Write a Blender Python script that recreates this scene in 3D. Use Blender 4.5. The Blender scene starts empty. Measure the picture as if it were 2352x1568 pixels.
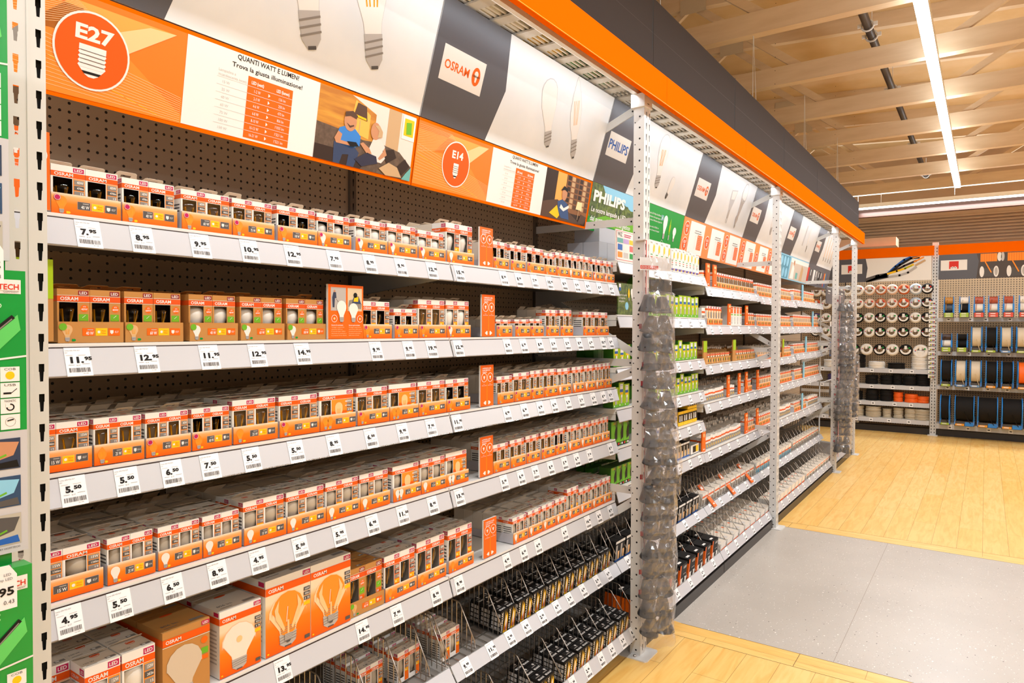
import bpy, math, random
from mathutils import Vector, Matrix, Euler
random.seed(11)
SC = bpy.context.scene
COL = SC.collection
PI = math.pi

# ------------------------------------------------------------------ camera, world, exposure
cd = bpy.data.cameras.new('camera'); cam = bpy.data.objects.new('camera', cd); COL.objects.link(cam)
YAW, PITCH, ROLL, CAM_H = math.radians(34.6816), math.radians(-1.14973), math.radians(.213924), 1.7097
F = Vector((math.cos(YAW)*math.cos(PITCH), math.sin(YAW)*math.cos(PITCH), math.sin(PITCH)))
R0 = Vector((math.sin(YAW), -math.cos(YAW), 0)); U0 = R0.cross(F)
R_ = R0*math.cos(ROLL)+U0*math.sin(ROLL); U_ = U0*math.cos(ROLL)-R0*math.sin(ROLL)
mw = Matrix.Identity(4)
for i in range(3):
    mw[i][0], mw[i][1], mw[i][2] = R_[i], U_[i], -F[i]
mw[2][3] = CAM_H
cam.matrix_world = mw
cd.sensor_width = 36; cd.lens = 36*1573.99/2352; cd.clip_start = .02; cd.clip_end = 100
SC.camera = cam
SC.view_settings.view_transform = 'Standard'; SC.view_settings.look = 'None'
SC.view_settings.gamma = 1; SC.view_settings.use_curve_mapping = False
SC.view_settings.exposure = 0.33
W = bpy.data.worlds.new('world'); SC.world = W; W.use_nodes = True
W.node_tree.nodes['Background'].inputs[0].default_value = (.82, .91, 1, 1)
W.node_tree.nodes['Background'].inputs[1].default_value = .30
LED_COL = (.86, .94, 1)
def area_light(name, x, y, z, lx, ly, power):
    l = bpy.data.lights.new(name, 'AREA'); l.shape = 'RECTANGLE'; l.size = lx; l.size_y = ly
    l.energy = power; l.color = LED_COL
    o = bpy.data.objects.new(name, l); COL.objects.link(o); o.location = (x, y, z); return o
area_light('aisle_light', 4.0, .36, 3.70, 15.4, .10, 170)
u_ = area_light('aisle_uplight', 4.0, .36, 3.85, 15.4, .12, 52); u_.rotation_euler = (PI, 0, 0)
u_ = area_light('fill_uplight_right', 4.0, -2.7, 3.85, 15.4, .12, 62); u_.rotation_euler = (PI, 0, 0)  # added fill aimed up at the ceiling, from out of view
for xa, xb in ((-1.9, .47), (.58, 3.27), (3.38, 6.07), (6.18, 8.87), (8.98, 10.27)):
    l_ = area_light('rail_light', (xa+xb)/2, 1.503, 2.909, xb-xa, .012, 1.25*(xb-xa)); l_.rotation_euler = (.55, 0, 0); l_.data.color = (.80, .90, 1)
l_ = area_light('back_fascia_light', 12.93, -1.0, 2.93, .05, 6, 40)
u_ = area_light('cross_fill_uplight', 13.0, -1.2, 3.85, .12, 8, 40); u_.rotation_euler = (0, PI*.82, 0)  # added above the crossing lamp to brighten the back wall
area_light('cross_light', 13.0, -2.2, 3.70, .10, 8, 125)
area_light('fill_light_right', 4.0, -2.7, 3.70, 16, .10, 185)  # unseen fill light, added for the floor and shelf fronts
area_light('fill_light_far_right', 4.0, -5.6, 3.70, 16, .10, 140)  # another added fill, further right and out of view
area_light('fill_light_rear', 5.0, 3.9, 3.75, 14, .10, 70)  # fill light added behind the shelving, not a visible lamp

# ------------------------------------------------------------------ materials
def lin(c):
    c /= 255
    return c/12.92 if c <= .04045 else ((c+.055)/1.055)**2.4
def hx(s): return tuple(lin(int(s[i:i+2], 16)) for i in (0, 2, 4))+(1,)
MATS = {}
def mat(name, color=None, rough=.5, metal=0., emit=0., alpha=1.):
    if name in MATS: return MATS[name]
    m = bpy.data.materials.new(name); m.use_nodes = True
    b = m.node_tree.nodes['Principled BSDF']
    c = hx(color) if isinstance(color, str) else color
    b.inputs['Base Color'].default_value = c
    b.inputs['Roughness'].default_value = rough; b.inputs['Metallic'].default_value = metal
    if emit:
        b.inputs['Emission Color'].default_value = c; b.inputs['Emission Strength'].default_value = emit
    MATS[name] = m; return m
class NT:
    def __init__(s, m): s.m = m; s.t = m.node_tree; s.b = s.t.nodes['Principled BSDF']
    def n(s, ty, **k):
        x = s.t.nodes.new(ty)
        for a, v in k.items():
            if a.startswith('_'): setattr(x, a[1:], v)
            else: x.inputs[a.replace('__', ' ')].default_value = v
        return x
    def l(s, a, b): s.t.links.new(a, b)
    def ramp(s, fac, stops, interp='LINEAR'):
        r = s.t.nodes.new('ShaderNodeValToRGB'); r.color_ramp.interpolation = interp
        e = r.color_ramp.elements
        while len(e) < len(stops): e.new(.5)
        for i, (p, c) in enumerate(stops):
            e[i].position = p; e[i].color = hx(c) if isinstance(c, str) else c
        s.l(fac, r.inputs[0]); return r.outputs[0]
WHITE = mat('card_white', 'EEEAE4', .45)
OR = mat('print_orange', 'F26A14', .4)
OR2 = mat('print_light_orange', 'F9942E', .4)
BAND = mat('band_orange', 'EC5C12', .4)
MAG = mat('print_magenta', 'C0225C', .4)
GREY = mat('print_grey', '8E8780', .4)
DGREY = mat('print_dark_grey', '5A5654', .45)
YEL = mat('print_yellow', 'FBC51B', .4)
PEACH = mat('print_peach', 'FBC98F', .4)
BLACK = mat('print_black', '1B1918', .5)
INK = mat('ink_grey', '6E6A68', .5)
PALE = mat('ink_pale', 'C9C2BC', .5)
SILV = mat('print_silver', 'B9B3AE', .4)
KRAFT = mat('kraft_card', 'C1894A', .7)
KRAFTB = mat('kraft_band', 'E4561B', .55)
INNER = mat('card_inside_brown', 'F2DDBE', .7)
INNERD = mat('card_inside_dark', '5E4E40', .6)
GREEN = mat('print_green', '6FB32B', .5)
DGREEN = mat('print_deep_green', '10953A', .35)
LIME = mat('print_lime', 'A5C51A', .4)
BLUE = mat('print_blue', '2B63B5', .4)
LBLUE = mat('print_sky_blue', '8CC8E4', .4)
PURP = mat('print_purple', '5A3F92', .4)
RED = mat('print_red', 'D8321F', .4)
TEAL = mat('print_teal', '6FB0A8', .5)
SKIN = mat('print_skin', 'C98E68', .5)
BROWN = mat('print_brown', '5B4233', .5)
DBROWN = mat('print_dark_brown', '3A2A22', .5)
TAN = mat('print_tan', 'C9A57B', .5)
STEEL = mat('painted_steel_grey', 'D9D7D3', .38)
STEELW = mat('painted_steel_white', 'EAE8E4', .35)
LIP = mat('label_strip_plastic', 'C9CACF', .22)
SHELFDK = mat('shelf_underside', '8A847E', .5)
HOLE = mat('hole_black', '141210', .8)
WIRE = mat('chrome_wire', 'B8B0A6', .28, .9)
FILA = mat('filament_yellow', 'F6A90C', .4)
SCREW = mat('lamp_cap_metal', 'C9C4BE', .25, .9)
MATTEB = mat('frosted_bulb', 'EDE8E0', .25)
TRAYP = mat('tray_plastic', 'C4BFC4', .2)
SIGNW = mat('sign_white', 'E9EDF1', .4)
SIGND = mat('sign_dark_grey', '56555A', .4)
FOR = mat('fascia_orange', 'F56A06', .5); FOR.node_tree.nodes['Principled BSDF'].inputs['Specular IOR Level'].default_value = 0
FBR = mat('fascia_brown', '32261F', .75); FBR.node_tree.nodes['Principled BSDF'].inputs['Specular IOR Level'].default_value = .2
def glassmat(name, tint, rough, fac):
    m = bpy.data.materials.new(name); m.use_nodes = True; t = m.node_tree; t.nodes.remove(t.nodes['Principled BSDF'])
    o = t.nodes['Material Output']; mx = t.nodes.new('ShaderNodeMixShader'); tr = t.nodes.new('ShaderNodeBsdfTransparent')
    gl = t.nodes.new('ShaderNodeBsdfGlossy'); gl.inputs['Roughness'].default_value = rough
    tr.inputs[0].default_value = hx(tint); lw = t.nodes.new('ShaderNodeLayerWeight'); lw.inputs[0].default_value = fac
    t.links.new(lw.outputs['Facing'], mx.inputs[0]); t.links.new(tr.outputs[0], mx.inputs[1]); t.links.new(gl.outputs[0], mx.inputs[2])
    t.links.new(mx.outputs[0], o.inputs[0]); MATS[name] = m; return m
GLASS = glassmat('bulb_glass', 'F4F2EE', .05, .18)
CLEAR = glassmat('clear_plastic', 'F0F0F2', .08, .12)
FILM = glassmat('plastic_film', 'F2F0F0', .10, .16)
_t = FILM.node_tree; _d = _t.nodes.new('ShaderNodeBsdfDiffuse'); _d.inputs[0].default_value = hx('E8E6E6'); _x = _t.nodes.new('ShaderNodeMixShader'); _x.inputs[0].default_value = .09
_o = _t.nodes['Material Output']; _l = _o.inputs[0].links[0].from_socket; _t.links.new(_l, _x.inputs[1]); _t.links.new(_d.outputs[0], _x.inputs[2]); _t.links.new(_x.outputs[0], _o.inputs[0])

# gradients printed on trays and signs
def gradmat(name, stops, axis='Z', rough=.4, coord='Generated'):
    m = mat(name, 'FFFFFF', rough); k = NT(m)
    tc = k.n('ShaderNodeTexCoord'); sp = k.n('ShaderNodeSeparateXYZ'); k.l(tc.outputs[coord], sp.inputs[0])
    k.l(k.ramp(sp.outputs[axis], stops), k.b.inputs['Base Color']); return m
TRAYG = gradmat('tray_gradient', [(0, 'F2600A'), (.55, 'F8841C'), (.86, 'FAAE6C'), (1, 'FADFC6')])
BOXG = gradmat('carton_gradient', [(0, 'F45C08'), (.45, 'F98018'), (.74, 'FBB36A'), (.86, 'F9D9B8'), (1, 'F9D9B8')])
# pegboard: round holes as a printed procedural dot grid (true 2-grid)
def pegmat():
    m = mat('pegboard', '8F7A64', .55); k = NT(m)
    tc = k.n('ShaderNodeTexCoord'); 
    def grid(px, pz, ox, oz, r):
        mp = k.n('ShaderNodeMapping'); mp.inputs['Scale'].default_value = (1/px, 1/px, 1/pz); mp.inputs['Location'].default_value = (ox, ox, oz)
        k.l(tc.outputs['Object'], mp.inputs[0])
        fr = k.n('ShaderNodeVectorMath', _operation='FRACTION'); k.l(mp.outputs[0], fr.inputs[0])
        sb = k.n('ShaderNodeVectorMath', _operation='SUBTRACT'); sb.inputs[1].default_value = (.5, .5, .5); k.l(fr.outputs[0], sb.inputs[0])
        ml = k.n('ShaderNodeVectorMath', _operation='MULTIPLY'); ml.inputs[1].default_value = (px, 0, pz); k.l(sb.outputs[0], ml.inputs[0])
        ln = k.n('ShaderNodeVectorMath', _operation='LENGTH'); k.l(ml.outputs[0], ln.inputs[0])
        lt = k.n('ShaderNodeMath', _operation='LESS_THAN'); lt.inputs[1].default_value = r; k.l(ln.outputs['Value'], lt.inputs[0])
        return lt.outputs[0]
    a = grid(.05, .025, 0, 0, .0042); b = grid(.05, .05, .5, .25, .0042)
    mx = k.n('ShaderNodeMath', _operation='MAXIMUM'); k.l(a, mx.inputs[0]); k.l(b, mx.inputs[1])
    mc = k.n('ShaderNodeMix', _data_type='RGBA'); k.l(mx.outputs[0], mc.inputs[0])
    mc.inputs[6].default_value = hx('AD977E'); mc.inputs[7].default_value = hx('15110E')
    k.l(mc.outputs[2], k.b.inputs['Base Color']); return m
PEG = pegmat()
def pegmat2():
    m = mat('pegboard_back_bay', 'A08B73', .55); k = NT(m)
    tc = k.n('ShaderNodeTexCoord'); mp = k.n('ShaderNodeMapping'); mp.inputs['Scale'].default_value = (28, 28, 28); k.l(tc.outputs['Object'], mp.inputs[0])
    fr = k.n('ShaderNodeVectorMath', _operation='FRACTION'); k.l(mp.outputs[0], fr.inputs[0])
    sb = k.n('ShaderNodeVectorMath', _operation='SUBTRACT'); sb.inputs[1].default_value = (.5, .5, .5); k.l(fr.outputs[0], sb.inputs[0])
    ml = k.n('ShaderNodeVectorMath', _operation='MULTIPLY'); ml.inputs[1].default_value = (0, 1, 1); k.l(sb.outputs[0], ml.inputs[0])
    ln = k.n('ShaderNodeVectorMath', _operation='LENGTH'); k.l(ml.outputs[0], ln.inputs[0])
    k.l(k.ramp(ln.outputs['Value'], [(0, '4A3B2E'), (.22, '4A3B2E'), (.27, 'A88A66'), (1, 'A88A66')]), k.b.inputs['Base Color']); return m
PEG2 = pegmat2()
def woodfloor(name, swap):
    m = mat(name, 'F2C26C', .32); k = NT(m)
    tc = k.n('ShaderNodeTexCoord'); mp = k.n('ShaderNodeMapping')
    if swap: mp.inputs['Rotation'].default_value = (0, 0, PI/2)
    k.l(tc.outputs['Object'], mp.inputs[0])
    br = k.n('ShaderNodeTexBrick'); br.offset = .37; br.inputs['Color1'].default_value = hx('F5C770'); br.inputs['Color2'].default_value = hx('F8D083')
    br.inputs['Mortar'].default_value = hx('C08C40'); br.inputs['Scale'].default_value = 1; br.inputs['Mortar Size'].default_value = .0014
    br.inputs['Brick Width'].default_value = 1.25; br.inputs['Row Height'].default_value = .1685; br.inputs['Bias'].default_value = 0
    k.l(mp.outputs[0], br.inputs['Vector'])
    ms = k.n('ShaderNodeMapping'); ms.inputs['Scale'].default_value = (1.2, 9, 1); k.l(mp.outputs[0], ms.inputs[0])
    nz = k.n('ShaderNodeTexNoise'); nz.inputs['Scale'].default_value = 3; nz.inputs['Detail'].default_value = 6; nz.inputs['Distortion'].default_value = .8; k.l(ms.outputs[0], nz.inputs['Vector'])
    c = k.ramp(nz.outputs['Fac'], [(.3, 'F5DFBA'), (.6, 'FFFFFF')])
    mx = k.n('ShaderNodeMix', _data_type='RGBA', _blend_type='MULTIPLY'); mx.inputs[0].default_value = .8
    k.l(br.outputs['Color'], mx.inputs[6]); k.l(c, mx.inputs[7]); k.l(mx.outputs[2], k.b.inputs['Base Color']); return m
WOODX = woodfloor('wood_planks', False)
WOODY = woodfloor('wood_border_planks', True)
def vinyl():
    m = mat('flecked_vinyl', 'C9C2BA', .3); k = NT(m)
    tc = k.n('ShaderNodeTexCoord'); mp = k.n('ShaderNodeMapping'); mp.inputs['Scale'].default_value = (.55, 1, 1); k.l(tc.outputs['Object'], mp.inputs[0])
    def flecks(scale, th, seed):
        v = k.n('ShaderNodeTexVoronoi'); v.inputs['Scale'].default_value = scale; k.l(mp.outputs[0], v.inputs['Vector'])
        lt = k.n('ShaderNodeMath', _operation='LESS_THAN'); lt.inputs[1].default_value = th; k.l(v.outputs['Distance'], lt.inputs[0])
        sp = k.n('ShaderNodeSeparateColor'); k.l(v.outputs['Color'], sp.inputs[0])
        g = k.n('ShaderNodeMath', _operation='GREATER_THAN'); g.inputs[1].default_value = seed; k.l(sp.outputs[0], g.inputs[0])
        mu = k.n('ShaderNodeMath', _operation='MULTIPLY'); k.l(lt.outputs[0], mu.inputs[0]); k.l(g.outputs[0], mu.inputs[1]); return mu.outputs[0]
    nz = k.n('ShaderNodeTexNoise'); nz.inputs['Scale'].default_value = 1.6; nz.inputs['Detail'].default_value = 5; k.l(tc.outputs['Object'], nz.inputs['Vector'])
    base = k.ramp(nz.outputs['Fac'], [(.3, 'B7AFA5'), (.7, 'C4BCB2')])
    cur = base
    for sc, th, sd, colr in ((30, .12, .74, 'E9E3DA'), (37, .12, .78, '6E655D'), (90, .22, .6, 'B0A8A0'), (75, .2, .6, 'DAD4CC')):
        mx = k.n('ShaderNodeMix', _data_type='RGBA'); k.l(flecks(sc, th, sd), mx.inputs[0]); k.l(cur, mx.inputs[6]); mx.inputs[7].default_value = hx(colr); cur = mx.outputs[2]
    k.l(cur, k.b.inputs['Base Color']); return m
VINYL = vinyl()
def noisy(name, c1, c2, scale, rough=.6, stretch=(1, 1, 1)):
    m = mat(name, c1, rough); k = NT(m); tc = k.n('ShaderNodeTexCoord'); mp = k.n('ShaderNodeMapping'); mp.inputs['Scale'].default_value = stretch
    k.l(tc.outputs['Object'], mp.inputs[0]); nz = k.n('ShaderNodeTexNoise'); nz.inputs['Scale'].default_value = scale; nz.inputs['Detail'].default_value = 4
    k.l(mp.outputs[0], nz.inputs['Vector']); k.l(k.ramp(nz.outputs['Fac'], [(.35, c1), (.65, c2)]), k.b.inputs['Base Color']); return m
TIMBER = noisy('painted_timber', 'D9C09E', 'E2CBAC', 6, .6, (3, .4, 3))
BOARD = noisy('ceiling_boards', 'CFAC78', 'D8B787', 3, .7)
WALLM = noisy('store_wall', 'C9B093', 'D2BA9D', 2, .8)
SKYP = noisy('sign_sky_print', 'E2E8EE', 'F4F6F8', 2.2, .4)
TREEP = noisy('sign_trees_print', '33481C', '6B7E2E', 40, .5)
WOODP = noisy('sign_wood_print', 'B9721C', 'DB9A30', 6, .5, (1, 1, 8))
SOFAP = noisy('sign_sofa_print', '54402F', '6B5340', 60, .5)

# ------------------------------------------------------------------ mesh helpers
TXT = {}
def text_mesh(s, bold=0.0):
    k = (s, bold)
    if k in TXT: return TXT[k]
    c = bpy.data.curves.new('t', 'FONT'); c.body = s; c.resolution_u = 2; c.offset = bold; c.fill_mode = 'FRONT'
    o = bpy.data.objects.new('t', c); COL.objects.link(o)
    dg = bpy.context.evaluated_depsgraph_get(); me = bpy.data.meshes.new_from_object(o.evaluated_get(dg))
    vs = [(v.co.x, v.co.y) for v in me.vertices]; fs = [tuple(p.vertices) for p in me.polygons]
    bpy.data.objects.remove(o); bpy.data.curves.remove(c); bpy.data.meshes.remove(me)
    if vs:
        x0 = min(v[0] for v in vs); x1 = max(v[0] for v in vs)
    else: x0 = 0; x1 = 1
    TXT[k] = (vs, fs, x0, x1); return TXT[k]
_h = text_mesh('H'); CAP = max(v[1] for v in _h[0])
class MB:
    def __init__(s): s.v = []; s.f = []; s.mi = []; s.m = []; s.sm = []
    def mid(s, m):
        if m not in s.m: s.m.append(m)
        return s.m.index(m)
    def add(s, vs, fs, m, smooth=False):
        b = len(s.v); s.v += [tuple(v) for v in vs]; i = s.mid(m)
        for f in fs: s.f.append(tuple(b+q for q in f)); s.mi.append(i); s.sm.append(smooth)
    def box(s, x0, y0, z0, x1, y1, z1, m, M=None):
        vs = [Vector(p) for p in ((x0,y0,z0),(x1,y0,z0),(x1,y1,z0),(x0,y1,z0),(x0,y0,z1),(x1,y0,z1),(x1,y1,z1),(x0,y1,z1))]
        if M: vs = [M @ v for v in vs]
        s.add(vs, [(0,3,2,1),(4,5,6,7),(0,1,5,4),(1,2,6,5),(2,3,7,6),(3,0,4,7)], m); return s
    def prism(s, prof, x0, x1, m, axis='x'):
        n = len(prof)
        if axis == 'x': vs = [(x0, a, b) for a, b in prof]+[(x1, a, b) for a, b in prof]
        elif axis == 'y': vs = [(a, x0, b) for a, b in prof]+[(a, x1, b) for a, b in prof]
        else: vs = [(a, b, x0) for a, b in prof]+[(a, b, x1) for a, b in prof]
        s.add(vs, [tuple(range(n))[::-1], tuple(range(n, 2*n))]+[(i, (i+1) % n, n+(i+1) % n, n+i) for i in range(n)], m); return s
    def tube(s, pts, r, m, n=6, closed=False):
        pts = [Vector(p) for p in pts]; rings = []
        for i, p in enumerate(pts):
            a = pts[i-1] if i or closed else p; b = pts[(i+1) % len(pts)] if i < len(pts)-1 or closed else p
            d = (b-a).normalized(); up = Vector((0, 0, 1)) if abs(d.z) < .95 else Vector((1, 0, 0))
            u = d.cross(up).normalized(); w = u.cross(d)
            rings.append([p+u*r*math.cos(2*PI*k/n)+w*r*math.sin(2*PI*k/n) for k in range(n)])
        vs = [q for rg in rings for q in rg]; fs = []; L = len(rings)
        for i in range(L if closed else L-1):
            j = (i+1) % L
            for k in range(n): fs.append((i*n+k, i*n+(k+1) % n, j*n+(k+1) % n, j*n+k))
        if not closed: fs += [tuple(range(n)), tuple(range((L-1)*n, L*n))[::-1]]
        s.add(vs, fs, m, True); return s
    def lathe(s, prof, m, M=None, n=16, smooth=True):
        vs = []; fs = []
        for r, z in prof:
            for k in range(n): vs.append(Vector((r*math.cos(2*PI*k/n), r*math.sin(2*PI*k/n), z)))
        if M: vs = [M @ v for v in vs]
        for i in range(len(prof)-1):
            for k in range(n): fs.append((i*n+k, i*n+(k+1) % n, (i+1)*n+(k+1) % n, (i+1)*n+k))
        s.add(vs, fs, m, smooth); return s
    def mesh(s, name):
        me = bpy.data.meshes.new(name); me.from_pydata(s.v, [], s.f)
        for m in s.m: me.materials.append(m)
        me.polygons.foreach_set('material_index', s.mi); me.polygons.foreach_set('use_smooth', s.sm); me.update(); return me
    def build(s, name, parent=None, loc=None, rot=None): return ob(name, s.mesh(name), parent, loc, rot)
def ob(name, me, parent=None, loc=None, rot=None):
    o = bpy.data.objects.new(name, me); COL.objects.link(o)
    if parent: o.parent = parent
    if loc: o.location = loc
    if rot: o.rotation_euler = rot
    return o
def tag(o, label, cat=None, group=None, kind=None):
    if label: o['label'] = label
    if cat: o['category'] = cat
    if group: o['group'] = group
    if kind: o['kind'] = kind
    return o
def empty(name, loc, label, cat, group=None, rot=None):
    o = ob(name, None, None, loc, rot); o.empty_display_size = .05; return tag(o, label, cat, group)
class Pl:   # a printed flat surface: u to the right, v up, layers a hair apart
    def __init__(s, mb, o, u=(1, 0, 0), v=(0, 0, 1), eps=.0003):
        s.mb = mb; s.o = Vector(o); s.u = Vector(u).normalized(); s.v = Vector(v).normalized(); s.n = s.u.cross(s.v); s.e = eps
    def P(s, x, y, l): return s.o+s.u*x+s.v*y+s.n*(s.e*l)
    def poly(s, pts, m, l=1): s.mb.add([s.P(x, y, l) for x, y in pts], [tuple(range(len(pts)))], m)
    def rect(s, x0, y0, x1, y1, m, l=1): s.poly([(x0, y0), (x1, y0), (x1, y1), (x0, y1)], m, l)
    def circ(s, cx, cy, r, m, l=1, n=20, ry=None):
        ry = ry or r; s.poly([(cx+r*math.cos(2*PI*k/n), cy+ry*math.sin(2*PI*k/n)) for k in range(n)], m, l)
    def ring(s, cx, cy, r0, r1, m, l=1, n=28):
        vs = []; 
        for k in range(n):
            a = 2*PI*k/n; vs += [s.P(cx+r0*math.cos(a), cy+r0*math.sin(a), l), s.P(cx+r1*math.cos(a), cy+r1*math.sin(a), l)]
        s.mb.add(vs, [(2*k, 2*k+1, (2*k+3) % (2*n), (2*k+2) % (2*n)) for k in range(n)], m)
    def line(s, x0, y0, x1, y1, w, m, l=1):
        d = Vector((x1-x0, y1-y0)); d.normalize(); a, b = -d.y*w/2, d.x*w/2
        s.poly([(x0-a, y0-b), (x1-a, y1-b), (x1+a, y1+b), (x0+a, y0+b)], m, l)
    def text(s, t, x, y, h, m, l=2, al='L', w=None, bold=0.0, rot=0):
        vs, fs, x0, x1 = text_mesh(t, bold)
        if not vs: return
        k = h/CAP; kx = k if w is None else w/max(x1-x0, 1e-6); wd = (x1-x0)*kx
        ox = 0 if al == 'L' else (-wd/2 if al == 'C' else -wd); c, sn = math.cos(rot), math.sin(rot)
        out = []
        for a, b in vs:
            px = ox+(a-x0)*kx; py = b*k; out.append(s.P(x+px*c-py*sn, y+px*sn+py*c, l))
        s.mb.add(out, fs, m)
def bulb_icon(pl, x, y, L, R, gm, cm, ang=0, l=2, kind='A', fil=None, edge=None):
    """bulb drawing; (x,y) = contact tip, ang leans the dome to the left"""
    c, sn = math.cos(ang), math.sin(ang)
    T = lambda a, b: (x+a*c-b*sn, y+a*sn+b*c)
    br = R*.46; bh = L*.24; pts = []
    if kind == 'C': prof = [(br*.9, bh), (br*1.15, bh*1.3), (R*.82, L*.42), (R*.9, L*.58), (R*.6, L*.8), (R*.2, L*.95), (0, L)]
    elif kind == 'G': prof = [(br*.9, bh), (br, L*.3)]+[(R*math.cos(t), L-R+R*math.sin(t)) for t in [math.radians(q) for q in (-55, -30, 0, 25, 50, 70, 90)]]
    else: prof = [(br*.9, bh), (br*1.0, L*.32), (R*.7, L*.46), (R*.95, L*.6)]+[(R*math.cos(t), L-R+R*math.sin(t)) for t in [math.radians(q) for q in (-10, 15, 40, 65, 90)]]
    full = prof+[(-a, b) for a, b in prof[::-1][1:]]
    if edge: pl.poly([T(a*1.05, bh+(b-bh)*1.02) for a, b in full], edge, l)
    pl.poly([T(a, b) for a, b in full], gm, l+1)
    if fil:
        for q in (-.5, -.2, .2, .5): 
            a, b = T(q*R*.5, L*.42), T(q*R*.8, L*.72); pl.line(a[0], a[1], b[0], b[1], R*.07, fil, l+2)
    pl.poly([T(-br, bh), T(-br*.9, bh*.25), T(-br*.4, 0), T(br*.4, 0), T(br*.9, bh*.25), T(br, bh)], cm, l+2)
    for q in (.35, .55, .75):
        a, b = T(-br, bh*q), T(br, bh*(q+.1)); pl.line(a[0], a[1], b[0], b[1], bh*.06, GREY, l+3)
    a, b = T(-br*.38, bh*.03), T(br*.38, bh*.03); pl.line(a[0], a[1], b[0], b[1], bh*.1, DGREY, l+3)
ORD = 'first second third fourth fifth sixth seventh eighth ninth tenth eleventh twelfth thirteenth fourteenth fifteenth sixteenth seventeenth eighteenth nineteenth twentieth'.split()
def nth(i):
    if i < 20: return ORD[i]
    t = {2: 'twenty', 3: 'thirty', 4: 'forty', 5: 'fifty', 6: 'sixty', 7: 'seventy', 8: 'eighty', 9: 'ninety'}[(i+1)//10]
    return t+'-'+ORD[(i+1) % 10-1] if (i+1) % 10 else t[:-1]+'ieth'
SHN = {1: 'top shelf', 2: 'second shelf', 3: 'third shelf', 4: 'fourth shelf', 5: 'fifth shelf', 6: 'sixth shelf'}
BAYN = ['nearest bay', 'second bay', 'third bay', 'fourth bay', 'fifth bay', 'sixth bay', 'far end bay']
BX = .561                                   # left edge of the first shelf bay
bayx = lambda b: BX+1.4*b

for m_ in list(bpy.data.materials):
    if m_.name.startswith(('print_', 'card_', 'band_', 'kraft', 'tray_gradient', 'carton_gradient', 'hang_tab')): m_.node_tree.nodes['Principled BSDF'].inputs['Specular IOR Level'].default_value = .22
# ================================================================== SETTING
def structure(o): o['kind'] = 'structure'; return o
def slab(name, x0, y0, z0, x1, y1, z1, m): return structure(MB().box(x0, y0, z0, x1, y1, z1, m).build(name))
# floor: wood planks round a patch of flecked grey vinyl with a plank border
f = MB()
def fl(x0, y0, x1, y1, m, z=0.): f.add([(x0, y0, z), (x1, y0, z), (x1, y1, z), (x0, y1, z)], [(0, 1, 2, 3)], m)
PX0, PX1, PY1, BW = 3.805, 6.19, 1.60, .165
fl(-6, -9, PX0-BW, 9, WOODX); fl(PX1+BW, -9, 20, 9, WOODX)
fl(PX0-BW, PY1, PX1+BW, 9, WOODX)
fl(PX0-BW, -9, PX0, PY1, WOODY); fl(PX1, -9, PX1+BW, PY1, WOODY); fl(PX0, -9, PX1, PY1, VINYL)
JOINT = mat('floor_seam', '7D6235', .7); JV = mat('vinyl_seam', '9C8F80', .6)
for x in (PX0, PX1, PX0-BW, PX1+BW): fl(x-.0015, -9, x+.0015, PY1, JOINT, .0006)
for y in (.78-1.9*k for k in range(5)): fl(PX0-BW, y, PX0, y+.003, JOINT, .0006); fl(PX1, y+.6, PX1+BW, y+.603, JOINT, .0006)
for y in (.62, -.45, -1.9): fl(PX0, y, PX1, y+.0025, JV, .0006)
structure(f.build('floor'))
# small wooden triangle that cuts the vinyl corner by the upright
f = MB(); f.add([(PX0, 1.43, .0008), (PX0, PY1, .0008), (PX0-.02, PY1, .0008), (PX0-.02, 1.43, .0008)], [(0, 3, 2, 1)], WOODY)
f.add([(PX0, 1.43, .0008), (PX0+.03, PY1, .0008), (PX0, PY1, .0008)], [(0, 1, 2)], WOODY); structure(f.build('trim_1'))
slab('wall_back', 14.4, -9, 0, 14.6, 9, 6.4, WALLM)
w = MB()
for k in range(9): w.box(14.36, -9, 3.25+.055*k, 14.4, 9, 3.275+.055*k, WALLM)
structure(w.build('trim_2'))
slab('wall_side', -6, -9.2, 0, 14.6, -9, 6.4, WALLM)
# sloping ceiling boards, high on the left of the trusses and dropping to the right
def zc(y): return 4.72+.065*(y+2)
c = MB(); c.prism([(-9.2, zc(-9.2)), (9, zc(9)), (9, zc(9)+.06), (-9.2, zc(-9.2)+.06)], -6, 14.6, BOARD)
structure(c.build('ceiling'))
# timber roof trusses over the aisle
def truss(i, x):
    t = empty('roof_truss', (x, 0, 3.95), '%s beige timber roof truss, counted from the back wall' % nth(i) , 'truss', 'roof trusses under the ceiling')
    MB().box(-.045, -9, 0, .045, 9, .165, TIMBER).build('bottom_chord', t)
    a, b = MB(), zc(9)-3.95
    a.prism([(-9, zc(-9)-3.95-.15), (9, b-.15), (9, b-.001), (-9, zc(-9)-3.95-.001)], -.04, .04, TIMBER); a.build('top_chord', t)
    y = -8.2; up = True
    while y < 8:
        y2 = y+1.05; za, zb = (.12, zc(y2)-3.95-.1) if up else (zc(y)-3.95-.1, .12)
        m = MB(); d = .055
        m.prism([(y-d, za), (y+d, za), (y2+d, zb), (y2-d, zb)], -.022+(.0 if up else .001), .022, TIMBER)
        if up:   # nail plate
            m.box(-.046, y2-.16, zb-.1, -.0445, y2+.1, zb+.05, mat('nail_plate', 'D0C2AA', .5))
        m.build('web_strut', t); y = y2+(.0 if up else 1.1); up = not up
    return t
for i, k in enumerate(range(6, -7, -1)): truss(i, 5.41+1.24*k)
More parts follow.
